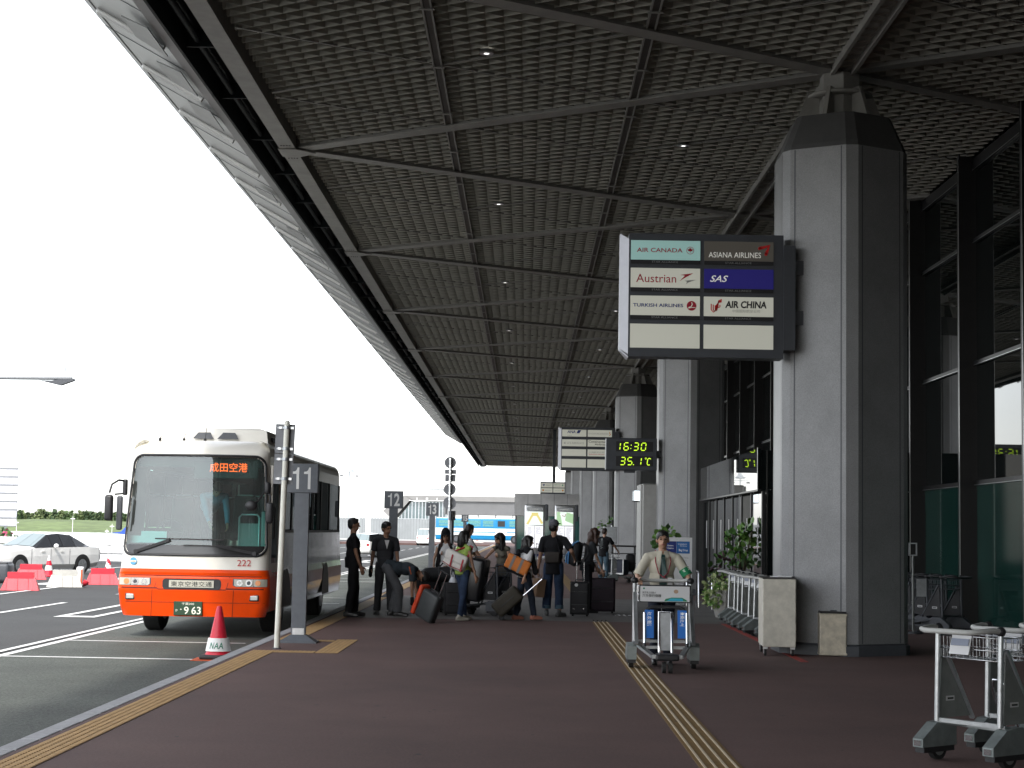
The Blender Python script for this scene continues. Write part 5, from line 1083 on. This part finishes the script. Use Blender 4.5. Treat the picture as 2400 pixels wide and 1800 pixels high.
# 8 woman with orange bag
p8, i8 = person("dark haired woman in white tee carrying an orange messenger bag and pulling a suitcase", (-.0, 31.15, 0), -62, 1.50, C_wht, .5, .02, C_djean, 1.0, 1.05, S_red, 'bob', H_blk, SK1, [(-.2, .2, .95), (.26, -.16, .80)], [(-.1, -.14, .08, 6), (.1, .18, .08, -4)], (0, 0, .92), 6, (-14, 4), True)
b = MB(); b.cap((-.1, .03, 1.44), (.12, .0, 1.42), .075, .075, C_blk); b.cap((.1, .1, 1.4), (.16, .17, .98), .05, .06, C_blk); b.cap((-.08, -.1, 1.4), (-.12, -.13, 1.1), .05, .06, C_blk); b.ell((0, .02, 1.43), (.15, .12, .05), C_blk); b.build("scarf", p8)
# 9 man in cap
p9, i9 = person("man in grey cap, long black tee and rolled blue jeans seen from behind", (.55, 32.6, 0), -10, 1.78, C_blk, .62, .13, C_jean, .82, 1.22, S_gry, 'cap', H_blk, SK2, [(-.29, .02, .83), (.36, .12, 1.06)], [(-.13, .06, .08, 14), (.12, -.04, .08, -28)], (0, 0, .93), 0, (-24, -4))
C_cap = cloth("grey cap cloth", (.14, .14, .16)); b = MB(); h = i9['HPt']; b.ell(h(0, -.012, .062), (.092, .108, .082), C_cap, i9['RH']); b.ell(h(0, .11, .055), (.07, .07, .01), C_cap, i9['RH']); b.build("cap", p9)
for i in (0, 1):
    b = MB(); h_, k, a = i9['legs'][i]; e = k+(a-k)*.85; d = (a-k).normalized(); b.cyl(e-d*.06, e+d*.005, .081, C_jean2, 18, .08); b.build("turn_up", p9)
b = MB(); b.box((0, -.15, 1.06), (.27, .07, .2), mat("brown black bag", (.03, .024, .02), .8, 0, .2, 6), None, .03, 3); b.tube([(-.13, -.13, 1.14), (-.17, .0, 1.28), (-.05, .05, 1.45), (.05, -.08, 1.42), (.14, -.14, 1.14)], .012, C_blk); tag(b.build("waist_bag"), "brown black bag slung across the back of the man in the grey cap", "bag"); wb = COL.objects["waist_bag"]; wb.location = (.55, 32.6, 0); wb.rotation_euler = (0, 0, R_(-10)); wb.scale = (1.05,)*3
# 10 woman with backpack
p10, i10 = person("wavy brown haired woman in charcoal tee with a blue trimmed backpack", (1.24, 34.2, 0), -80, 1.665, C_cha, .5, .05, C_blk, 1.0, 1, S_blk, 'wavy', H_brn, SK1, [(-.2, .25, .9), (.24, .3, .78)], None, (0, 0, .93), 10, (0, 14), True)
# 11 man in printed tee
p11, i11 = person("man in black tee with a pale back print and jeans pushing a trolley far behind", (2.52, 55, 0), -28, 1.71, C_blk, .55, .06, C_jean2, 1.0, 1.05, S_blk, 'short', H_dbr, SK1, [(-.1, .42, 1.02), (.3, .42, 1.02)], None, (0, 0, .93), 6, (-10, 0))
b = MB(); f = Face(b, (-.08, -.142, 1.08), (1, 0, 0), (0, .04, 1), (0, -1, 0)); M_pr = mat("pale print", (.16, .18, .18), .8)
for k in range(9): f.rect(random.uniform(0, .05), .035*k, random.uniform(.05, .11), .012, M_pr, 1)
f.disc(.08, .3, .035, M_pr, 1); b.build("back_print", p11)
# 12 uniformed man pushing the trolley
p12, i12 = person("uniformed man in cream shirt, dark tie and green armband pushing the trolley", (1.69, 21.16, 0), 181, 1.61, C_shirt, .95, .0, C_navy, 1.0, 1.05, S_blk, 'short', H_blk, SK1, [(-.33, .38, 1.09), (.33, .38, 1.09)], [(-.1, -.1, .08, 4), (.1, .16, .08, -4)], (0, 0, .925), 8, (0, -4), pole=[(-.45, -1, -.5), (.45, -1, -.5)])
M_tie = mat("dark green tie", (.012, .045, .04), .5, 0, .4, 40, stretch=(1, 1, 3)); b = MB(); b.prism([(-.02, .15, 1.42), (.02, .15, 1.42), (.026, .175, 1.38), (-.026, .175, 1.38)], (0, .012, 0), M_tie); b.prism([(-.024, .176, 1.375), (.024, .176, 1.375), (.045, .198, 1.2), (.05, .178, 1.0), (-.05, .178, 1.0), (-.045, .198, 1.2)], (0, .01, 0), M_tie); b.build("tie", p12)
b = MB()
for x in (-1, 1): b.prism([(x*.012, .13, 1.46), (x*.06, .1, 1.475), (x*.08, .145, 1.39), (x*.03, .168, 1.37)], (0, .01, 0), C_shirt)
b.build("collar", p12)
M_lan = mat("red lanyard", (.3, .02, .04), .6); b = MB(); b.tube([(-.09, .06, 1.47), (-.1, .17, 1.33), (-.06, .205, 1.18), (.0, .212, 1.13)], .006, M_lan, 6); b.tube([(.09, .06, 1.47), (.1, .17, 1.33), (.06, .205, 1.18), (.0, .212, 1.13)], .006, M_lan, 6); b.tube([(-.0, .21, 1.13), (-.07, .2, 1.1)], .005, M_lan, 6); b.box((-.09, .196, 1.08), (.06, .006, .09), M_lab); b.box((-.09, .2, 1.085), (.05, .006, .04), M_adblue); b.build("lanyard", p12)
S, E_, W = i12['arms'][0]; d = (E_-S); M_arm = mat("green armband cloth", (.01, .2, .08), .7); b = MB(); b.cyl(S+d*.62, S+d*.98, .073, M_arm, 18, .07); q = S+d*.8; dn = d.normalized(); o = Vector((-.35, .9, 0)).normalized(); rr = dn.cross(o); f = Face(b, q+o*.071-rr*.05-dn*.03, rr, -dn, o); f.text("Guide", 0, -.0, .1, .045, M_wt, 1, .2); b.build("armband", p12)
# 13 driver
person("coach driver in a pale blue shirt leaning over inside the windscreen", (-5.32, 28.9, 1.04), 205, 1.66, cloth("pale blue shirt", (.16, .3, .42)), 1.5, .03, C_navy, 1.0, 1, S_blk, 'short', H_blk, SK1, [(-.2, .36, .6), (.14, .46, .62)], None, (0, -.2, .86), 62, (0, 10))
# ================================================================ LUGGAGE
def tbox(name, label, cat, loc, rot, build, group=None):
    t = thing(name, label, cat, loc, 0, group); t.rotation_euler = tuple(R_(a) for a in rot); build(t); return t
def suitcase(t, w_, d, h_, m, front=None, hand=.0, ribs=True, wheels=True):
    b = MB(); b.box((0, 0, h_/2+.04), (w_, d, h_), m, None, .05, 3)
    if ribs:
        for z in (.3, .7): b.box((0, -d/2-.001, .04+h_*z), (w_*.86, .02, .02), M_black, None, .006)
    b.build("shell", t)
    b = MB(); b.box((0, -d*.18, h_/2+.04), (w_+.006, .016, h_+.006), M_black, None, .007, 2); b.build("zip_seam", t)
    if front: b = MB(); b.box((0, -d/2-.03, h_/2+.04), (w_*.94, .075, h_*.95), front, None, .03, 3); b.build("front_panel", t)
    b = MB(); b.tube([(-.09, 0, h_+.04), (-.08, 0, h_+.075), (.08, 0, h_+.075), (.09, 0, h_+.04)], .012, M_black, 8); b.build("grip", t)
    if hand:
        b = MB()
        for x in (-.07, .07): b.cyl((x, d*.35, h_*.6), (x, d*.35, h_+hand), .01, M_chrome, 8)
        b.box((0, d*.35, h_+hand), (.18, .03, .025), M_black, None, .01); b.build("pull_handle", t)
    if wheels:
        for x in (-w_*.38, w_*.38): b = MB(); b.cyl((x-.018, d*.36, .03), (x+.018, d*.36, .03), .036, M_rubber, 14); b.build("wheel", t)
L_blk = mat("black luggage fabric", (.012, .012, .014), .7, 0, .2, 10, .15, 90); L_pur = mat("dark purple luggage fabric", (.02, .011, .018), .7, 0, .2, 10, .15, 90); L_char = mat("charcoal luggage shell", (.035, .04, .042), .5, 0, .15, 8); L_orr = mat("orange luggage panel", (.55, .055, .015), .55, 0, .06, 6, .08, 40); L_oli = mat("olive brown luggage fabric", (.035, .03, .02), .7, 0, .15, 12, .2, 120); L_gl = mat("glossy black shell", (.012, .012, .014), .28, 0, .1, 5); L_tau = mat("taupe bag fabric", (.07, .062, .052), .7, 0, .2, 9)
tbox("suitcase", "charcoal suitcase with a bright orange front panel tilted on its wheels", "suitcase", (-1.72, 29.55, 0.03), (0, 24, -35), lambda t: suitcase(t, .38, .2, .5, L_char, None, .42, False))
o = COL.objects["suitcase"]; b = MB(); b.box((-.225, 0, .31), (.085, .24, .54), L_orr, None, .035, 3); b.build("front_panel", o)
tbox("suitcase", "olive brown suitcase leaning back with its silver handle pulled out", "suitcase", (-.16, 31.1, .02), (0, -52, 0), lambda t: None)
o = [q for q in COL.objects if q.get('label', '').startswith("olive brown suitcase")][0]; o.rotation_euler = (0, 0, 0); o.location = (-.3, 31.0, 0)
ro = Matrix.Rotation(R_(38), 3, 'Y')     # long side climbs to the right
b = MB(); b.box(ro @ Vector((.0, 0, 0))+Vector((0, 0, .34)), (.3, .42, .56), L_oli, Matrix.Rotation(R_(48), 3, 'Y'), .05, 3); b.build("shell", o)
b = MB(); b.box(Vector((0, 0, .34)), (.305, .43, .016), M_black, Matrix.Rotation(R_(48), 3, 'Y') @ Matrix.Rotation(R_(90), 3, 'Y'), .006); b.build("zip_seam", o)
b = MB(); dv = Vector((math.sin(R_(48)), 0, math.cos(R_(48)))); st = Vector((0, 0, .34))+dv*.27
for y_ in (-.07, .07): b.cyl(st+Vector((.08, y_, -.08)), st+Vector((.08, y_, -.08))+dv*.46, .011, M_chrome, 8)
b.box(st+Vector((.08, 0, -.08))+dv*.47, (.03, .2, .03), M_black, Matrix.Rotation(R_(48), 3, 'Y'), .01); b.build("pull_handle", o)
for y_ in (-.16, .16): b = MB(); b.cyl((-.1, y_-.02, .05), (-.1, y_+.02, .05), .05, M_rubber, 14); b.build("wheel", o)
tbox("suitcase", "tall black suitcase with raised handle and oval badge beside the capped man", "suitcase", (1.06, 32.75, 0), (0, 0, -6), lambda t: suitcase(t, .36, .24, .62, L_blk, None, .42))
o = [q for q in COL.objects if q.get('label', '').startswith("tall black suitcase")][0]; b = MB(); b.cyl((-.06, -.125, .6), (-.06, -.13, .6), .032, M_lab, 16)
for x, z in ((-.1, .47), (.08, .47), (-.1, .15), (.08, .15)): b.cyl((x, -.123, z), (x, -.129, z), .008, M_chrome, 8)
b.build("badge", o)
tbox("suitcase", "wide dark purple suitcase with rounded shoulders held by the backpack woman", "suitcase", (1.56, 34.2, 0), (0, 0, -4), lambda t: suitcase(t, .5, .28, .66, L_pur, None, 0))
tbox("suitcase", "glossy black rounded suitcase standing upright on the queue trolley", "suitcase", (-.98, 32.45, .24), (0, 9, -14), lambda t: suitcase(t, .34, .52, .8, L_gl, None, 0, False, False))
tbox("travel_bag", "small taupe bag wedged against the glossy black suitcase on the trolley", "bag", (-1.2, 32.3, .3), (0, 8, -14), lambda t: (lambda b: (b.box((0, 0, .22), (.15, .36, .44), L_tau, None, .06, 3), b.build("shell", t)))(MB()))
M_plas = mat("white plastic bag", (.62, .64, .68), .4, 0, .06, 5, .4, 14)
tbox("plastic_bag", "white plastic bag hanging in front of the queue trolley", "bag", (-1.34, 32.2, .22), (0, 0, 0), lambda t: (lambda b: (b.ell((0, 0, .25), (.1, .12, .26), M_plas), b.tube([(-.03, 0, .48), (0, 0, .6), (.03, 0, .48)], .012, M_plas), b.build("sack", t)))(MB()))
tbox("suitcase", "black suitcase standing behind the man who is bending over", "suitcase", (-1.86, 33.1, 0), (0, 0, 20), lambda t: suitcase(t, .42, .28, .62, L_blk, None, 0))
tbox("duffel_bag", "long black duffel bag lying across the standing suitcases", "bag", (-1.5, 33.1, .6), (0, 0, 8), lambda t: (lambda b: (b.cap((-.36, 0, .12), (.34, 0, .16), .15, .15, L_blk), [b.tube([(x, .155*math.cos(R_(a)), .13+.158*math.sin(R_(a))) for a in range(-20, 201, 20)], .012, C_gry, 6) for x in (-.16, .14)], b.tube([(-.14, 0, .29), (-.08, 0, .36), (.08, 0, .37), (.14, 0, .3)], .014, L_blk), b.build("shell", t)))(MB()))
tbox("suitcase", "black suitcase on end with a silver pull handle behind the woman with the white bag", "suitcase", (-1.3, 32.2, 0), (0, 0, 10), lambda t: suitcase(t, .4, .26, .58, L_blk, None, .36))
tbox("suitcase", "black soft case under the long duffel bag, nearest post 13", "suitcase", (-1.48, 33.3, 0), (0, 0, -8), lambda t: suitcase(t, .38, .3, .56, L_char, None, 0))
M_wbag = mat("white canvas", (.66, .64, .6), .7, 0, .06, 8, .2, 30); M_rstr = mat("red strap", (.35, .02, .03), .6)
def wbag(t):
    b = MB(); b.box((0, 0, 0), (.42, .17, .3), M_wbag, Matrix.Rotation(R_(-0), 3, 'Y'), .06, 3); b.build("pouch", t); b = MB(); b.box((0, -.05, .06), (.425, .1, .19), M_wbag, None, .04, 3); b.build("flap", t); b = MB()
    for x in (-.05, .16): b.box((x, -.106, -.02), (.03, .012, .22), M_rstr, Matrix.Rotation(R_(-10), 3, 'Y'), .004)
    b.tube([(-.2, -.088, -.1), (.0, -.1, -.12), (.2, -.088, -.1)], .006, M_rstr); b.tube([(.16, .02, .12), (.16, .08, .24), (.14, .14, .34)], .016, M_rstr); b.tube([(-.1, .0, .13), (.0, .06, .24), (.12, .13, .34)], .016, M_rstr); b.build("strap", t)
tbox("shoulder_bag", "white shoulder bag with red straps on the back of the woman in lime", "bag", (-1.22, 30.38, 1.06), (0, 24, -14), wbag)
M_obag = mat("orange canvas", (.58, .17, .025), .7, 0, .08, 8, .15, 40)
def obag(t):
    b = MB(); b.box((0, 0, 0), (.44, .16, .3), C_blk, None, .05, 3); b.build("pouch", t); b = MB(); b.box((0, -.045, .03), (.45, .1, .27), M_obag, None, .035, 3)
    for x in (-.1, .06): b.box((x, -.096, .03), (.05, .006, .268), mat("grey stripe", (.2, .18, .17), .7), None)
    b.build("flap", t); b = MB(); b.tube([(-.18, 0, .1), (-.05, .07, .25), (.08, .13, .38)], .016, C_blk); b.tube([(.18, .02, .1), (.16, .08, .25), (.1, .14, .38)], .016, C_blk); b.build("strap", t)
tbox("messenger_bag", "orange messenger bag with grey stripes on the back of the woman in white tee", "bag", (-.13, 31.02, .97), (0, 24, -10), obag)
M_kraft = mat("kraft paper", (.2, .12, .07), .75, 0, .1, 6)
tbox("paper_bag", "brown paper bag hanging from the hand of the man in the grey cap", "bag", (.25, 32.55, .37), (0, 8, 24), lambda t: (lambda b: (b.box((0, 0, .17), (.17, .24, .34), M_kraft, None, .004, 1), b.tube([(0, -.06, .33), (0, -.04, .43), (0, .04, .43), (0, .06, .33)], .006, M_kraft), b.build("sack", t)))(MB()))
M_btrim = mat("blue trim", (.08, .25, .5), .6)
def bpack(t):
    b = MB(); b.box((0, 0, .0), (.22, .32, .5), L_blk, None, .1, 4); b.box((-.1, 0, -.08), (.12, .26, .28), L_blk, None, .05, 3); b.build("sack", t); b = MB()
    for y_ in (-.125, .125): b.tube([(.1, y_, .22), (.22, y_, .2), (.26, y_, .05), (.16, y_, -.2)], .022, L_blk)
    b.tube([(-.115, -.14, -.22), (-.125, -.15, 0), (-.06, -.15, .2), (.03, -.13, .26)], .017, M_btrim); b.tube([(-.165, -.1, -.2), (-.17, -.12, -.05), (-.12, -.14, .05)], .014, M_btrim); b.build("strap", t)
tbox("backpack", "black backpack with light blue trim on the wavy haired woman's back", "bag", (1.02, 34.12, 1.17), (0, 8, -10), bpack)
tbox("travel_bag", "dark blue load on the trolley of the man in the printed tee", "bag", (3.0, 55.2, .25), (0, 0, -30), lambda t: (lambda b: (b.box((0, 0, .25), (.6, .4, .5), mat("navy luggage", (.012, .016, .035), .6), None, .05, 3), b.box((0, -.21, .05), (.6, .02, .05), M_white), b.box((.29, -.21, .27), (.03, .02, .46), M_white), b.build("shell", t)))(MB()))
tbox("backpack", "black backpack hung on the railing end beside the far trolley", "bag", (3.42, 55.6, .35), (0, 0, 0), lambda t: (lambda b: (b.box((0, 0, .3), (.3, .22, .55), L_blk, None, .09, 3), b.tube([(0, -.1, .1), (.1, -.1, -.1)], .02, L_blk), b.build("sack", t)))(MB()))
# ================================================================ FAR SURROUNDINGS
AP = -6.5
M_plane = mat("aircraft white", (.8, .8, .8), .3, 0, .03, .4); M_pblue = mat("aircraft blue", (.01, .06, .42), .35)
def airliner(loc, rz, label):
    t = thing("airliner", label, "airliner", loc, rz, "airliners on the apron"); b = MB()
    n = 20; prof = [(-17, .1, 4.6), (-15, 1.0, 4.4), (-11, 1.7, 4.0), (-6, 2.0, 3.7), (12, 2.0, 3.7), (15, 1.6, 3.6), (17, .9, 3.4), (17.8, .1, 3.3)]
    vs = [(x, r*math.cos(2*math.pi*i/n), zc+r*math.sin(2*math.pi*i/n)) for x, r, zc in prof for i in range(n)]
    b.add(vs, [(k*n+i, k*n+(i+1) % n, (k+1)*n+(i+1) % n, (k+1)*n+i) for k in range(len(prof)-1) for i in range(n)], M_plane, True); b.build("fuselage", t)
    b = MB(); b.prism([(-16.6, -.15, 5.2), (-11.2, -.15, 5.4), (-15.0, -.15, 9.6), (-17.3, -.15, 9.6)], (0, .3, 0), M_pblue); b.prism([(-11.2, -.12, 5.3), (-7.5, -.12, 5.55), (-12, -.12, 6.2)], (0, .24, 0), M_pblue); b.build("tail_fin", t)
    for sg in (-1, 1):
        b = MB(); b.prism([(3, sg*1.5, 3.0), (-2.5, sg*1.5, 3.0), (-5, sg*15, 4.2), (-3, sg*15, 4.2)], (0, 0, .35), M_plane); b.build("wing", t)
        b = MB(); b.prism([(-13, sg*.5, 4.9), (-16, sg*.5, 4.9), (-17, sg*5.5, 5.3), (-15.8, sg*5.5, 5.3)], (0, 0, .2), M_plane); b.build("tailplane", t)
        b = MB(); b.cyl((3.2, sg*5.2, 2.2), (-.4, sg*5.2, 2.2), 1.0, M_plane, 16, .7); b.build("engine", t)
        b = MB(); b.cyl((-1, sg*2.4-.3, .5), (-1, sg*2.4+.3, .5), .5, M_rubber, 12); b.cyl((-1, sg*2.4, .5), (-1, sg*2.2, 3), .15, M_galv, 8); b.build("landing_gear", t)
    b = MB(); b.cyl((12, -.2, .4), (12, .2, .4), .4, M_rubber, 12); b.cyl((12, 0, .4), (12, 0, 2.5), .12, M_galv, 8); b.build("landing_gear", t)
    b = MB(); [b.bx(-8+.85*k, -7.6+.85*k, -2.0, -1.93, 4.1, 4.5, M_dgrey) for k in range(24)]; b.build("cabin_windows", t); return t
airliner((-113.5, 430, AP), R_(180), "white airliner with a blue tail parked beyond the saloon car"); airliner((-52, 720, AP), R_(180), "distant airliner of which only the blue tail shows above the fence")
M_slat = mat("white louvre board", (.62, .62, .66), .5, 0, .04, 2)
t = thing("louvred_board", "tall white louvred board at the left edge above the flowering hedge", "board", (-36, 106, ROAD)); 
for k in range(8): b = MB(); b.prism([(-3, 0, 1.55+.51*k), (4.4, 0, 1.55+.51*k), (4.4, -.1, 1.58+.51*k), (4.4, -.02, 2.04+.51*k), (-3, -.02, 2.04+.51*k), (-3, -.1, 1.58+.51*k)][:1]+[(4.4, 0, 1.55+.51*k), (4.4, 0, 2.05+.51*k), (-3, 0, 2.05+.51*k)], (0, .12, 0), M_slat); b.bx(-3, 4.42, -.05, -.003, 1.53+.51*k, 1.6+.51*k, M_grey); b.build("slat", t)
b = MB(); [b.bx(x, x+.15, .13, .3, 0, 5.6, M_galv) for x in (-2, 3.6)]; b.build("frame", t)
t = thing("flowering_hedge", "green hedge dotted with pink flowers under the white louvred board", "hedge", (-36, 105.4, ROAD)); b = MB(); M_hg = mat("hedge leaf", (.06, .11, .04), .7, 0, .3, 2); M_pk = mat("pink blossom", (.55, .1, .2), .6, 0, .2, 3)
b.box((.8, .5, .7), (6.8, .9, 1.2), M_hg, None, .3, 3); leaves(b, (.8, .2, .8), (3.9, .9, .85), 1500, .22, [M_hg, M_hg, M_hg, M_leaf2, M_pk], 0, .5); b.build("foliage", t)
t = thing("street_lamp", "street lamp on a long level arm reaching in from the left edge", "street lamp", (-14.2, 40, ROAD)); b = MB(); b.cyl((0, 0, 0), (0, 0, 5.2), .07, M_galv, 12, .05); b.cyl((0, 0, 5.17), (3.45, 0, 5.2), .04, M_grey, 8); b.build("pole", t)
b = MB(); b.prism([(2.7, -.09, 5.14), (3.1, -.09, 5.05), (3.2, -.09, 5.03), (3.52, -.09, 5.15), (3.5, -.09, 5.2), (3.3, -.09, 5.18), (3.0, -.09, 5.14)], (0, .18, 0), M_dgrey); b.cyl((3.28, 0, 5.2), (3.3, 0, 5.55), .012, M_dgrey, 6); b.build("lamp_head", t)
t = thing("flood_mast", "slim floodlight mast with a crown of lamps beyond the coach", "light mast", (-43.5, 420, ROAD)); b = MB(); b.cyl((0, 0, 0), (0, 0, 15.6), .32, M_galv, 12, .2); b.build("pole", t); b = MB(); b.cyl((0, 0, 15.6), (0, 0, 16.0), 1.3, M_galv, 14); b.bx(-2.2, 2.2, -.1, .1, 15.0, 15.15, M_galv); b.prism([(-1, 0, 15.9), (1, 0, 15.9), (.5, 0, 17.0), (-.2, 0, 17.0)], (0, .5, 0), M_galv)
for x in (-1.9, 1.9): b.box((x, -.2, 14.6), (.9, .5, .4), M_dgrey, None, .1)
b.build("lamp_crown", t)
t = thing("guard_wall", "low white guard wall with dark gaps behind the saloon car", "guard wall", (-27, 78, ROAD), R_(-2)); b = MB()
for k in range(3): b.bx(0, 14, 0, .15, .12+.36*k, .42+.36*k, M_white)
for k in range(8): b.bx(k*2, k*2+.12, .16, .28, 0, 1.18, M_white)
b.build("rail", t)
t = thing("metal_fence", "tall ribbed metal fence beyond the road and the cars", "fence", (-36, 300, ROAD)); b = MB()
k = 0; M_fn = mat("fence sheet", (.24, .255, .26), .5, .3, .1, .5)
for i in range(46):
    x = .5*i; b.bx(x, x+.36, 0, .05, 0, 3.6, M_white if 12 <= i < 14 or 16 <= i < 18 else M_fn); b.bx(x+.36, x+.5, .04, .09, 0, 3.5, M_grey)
b.bx(0, 23, -.05, 0, 3.6, 3.68, M_galv); b.build("panel", t)
t = thing("road_barrier", "pale concrete barrier along the bend beyond the white van", "barrier", (-13.5, 226, ROAD)); b = MB(); b.prism([(0, y_, z) for y_, z in ((-.3, 0), (.3, 0), (.12, .9), (-.12, .9))], (8, 0, 0), M_wb)
for k in range(5): b.box((.8+1.6*k, -.2, .6), (.25, .06, .25), M_orb, None, .02)
b.build("rail", t)
M_conc = mat("bridge concrete", (.2, .195, .19), .7, 0, .06, .6); M_conc2 = mat("bridge side", (.13, .13, .132), .7, 0, .06, .6); M_fg = mat("facade glass", (.1, .14, .15), .1, 0, .3, .4, spec=.6)
t = thing("link_building", "far concrete link bridge with a sloping end and slanted glazed wall", "bridge", (0, 330, ROAD)); b = MB(); q = .0825
X = lambda x: (x-1231)*q
Zf = lambda y_: 1.8+(1242-y_)*q
b.prism([(X(1000), 0, Zf(1175)), (X(1420), 0, Zf(1175)), (X(1420), 0, Zf(1163)), (X(948), 0, Zf(1163)), (X(960), 0, Zf(1172))], (0, 10, 0), M_conc); b.prism([(X(1040), .4, Zf(1206)), (X(1420), .4, Zf(1206)), (X(1420), .4, Zf(1175.2)), (X(1040), .4, Zf(1175.2))], (0, 9, 0), M_conc2); b.build("deck", t)
b = MB(); b.prism([(X(948), 0, Zf(1163)), (X(962), 0, Zf(1172)), (X(926), 0, Zf(1214)), (X(910), 0, Zf(1212)), (X(897), 0, Zf(1200))], (0, 10, 0), M_conc); b.build("slope", t)
b = MB(); b.prism([(X(964), .6, Zf(1177)), (X(1048), .6, Zf(1177)), (X(1048), .6, Zf(1246)), (X(934), .6, Zf(1246)), (X(934), .6, Zf(1216))], (0, 8, 0), M_fg)
for k in range(14):
    x = 940+8*k; yt = 1177 if x > 964 else 1216-(x-934)*1.3; b.bx(X(x), X(x)+.18, .4, .59, Zf(1246), Zf(yt), M_galv)
b.build("glazing", t); b = MB(); b.bx(X(935), X(1040), 4, 9, Zf(1147), Zf(1144.5), M_galv); b.bx(X(1034), X(1036), 6, 6.3, Zf(1163), Zf(1147), M_galv); b.build("roof_edge", t)
b = MB(); b.bx(X(958), X(1040), -.3, -.1, Zf(1175.5), Zf(1174), M_white); [b.bx(X(x), X(x)+.12, -.3, -.1, Zf(1174), Zf(1168), M_white) for x in (976, 998, 1001, 1023)]; b.build("handrail", t)
for i, x in enumerate((1118, 1160, 1201)): t = thing("slim_post", "slim post above the roof line of the blue bus", "post", (X(x)*.8, 270, ROAD), 0, "slim posts beyond the blue bus"); b = MB(); b.cyl((0, 0, 0), (0, 0, 4.3), .09, M_dgrey, 8); b.build("post", t)
# hills and trees across the airfield
b = MB(); n = 24; vs = []
for i in range(n+1):
    x = -420+230*i/n; tz = 3.2*(1-max(0, (i-15)/9)**2*.8)+.5*math.sin(i*.9)
    vs += [(x, 800, AP), (x, 870, lerp(AP, tz, .6)), (x, 960, tz), (x, 1100, tz)]
b.add(vs, [(4*i+k, 4*i+4+k, 4*i+5+k, 4*i+1+k) for i in range(n) for k in range(3)], M_grass, True); struct(b, "hill")
b = MB(); M_tr = [mat("far foliage dark", (.03, .055, .02), .9, 0, .3, .05), mat("far foliage mid", (.055, .09, .03), .9, 0, .3, .05), mat("far foliage light", (.1, .13, .05), .9, 0, .3, .05)]
rs = random.Random(3)
for i in range(900):
    x = rs.uniform(-620, -40); y_ = rs.uniform(1080, 1400); hh = rs.uniform(4, 7)*(1 if x < -150 else .7)*(1+.2*math.sin(x*.035)); rd = hh*rs.uniform(.28, .42); z0 = 2 if x < -190 else -2; m_ = M_tr[rs.choice((0, 0, 1, 1, 2))]
    for _ in range(34):
        a = rs.uniform(0, 6.28); u = rs.random(); z = z0+hh*(.25+.75*u); r = rd*(1-.65*u)*rs.uniform(.4, 1.1); P = Vector((x+math.cos(a)*r, y_+math.sin(a)*r, z)); s1 = rs.uniform(.7, 1.7); d1 = Vector((rs.gauss(0, 1), rs.gauss(0, 1), rs.gauss(0, .6))).normalized()*s1; d2 = d1.orthogonal().normalized()*s1
        b.add([P-d1, P+d2, P+d1, P-d2], [(0, 1, 2, 3)], m_ if rs.random() < .75 else M_tr[2])
tag(b.build("treeline"), "dark green far-off wood along the airfield", "trees", None, 'stuff')
b = MB(); b.bx(-600, -60, 700, 702, AP, AP+4.5, mat("far perimeter fence", (.42, .44, .42), .8, 0, .2, .3)); tag(b.build("perimeter_fence"), "pale perimeter fence across the airfield below the wood", "fence")
for i in range(14):
    x = -300+rs.uniform(0, 190); t = thing("light_mast", "thin white mast standing on the far airfield", "light mast", (x, rs.uniform(560, 690), AP), 0, "thin white masts on the airfield"); b = MB(); hh = rs.uniform(6, 11); b.cyl((0, 0, 0), (0, 0, hh), .14, M_white, 6, .07); b.bx(-.7, .7, -.1, .1, hh-1, hh-.7, M_white); b.build("pole", t)
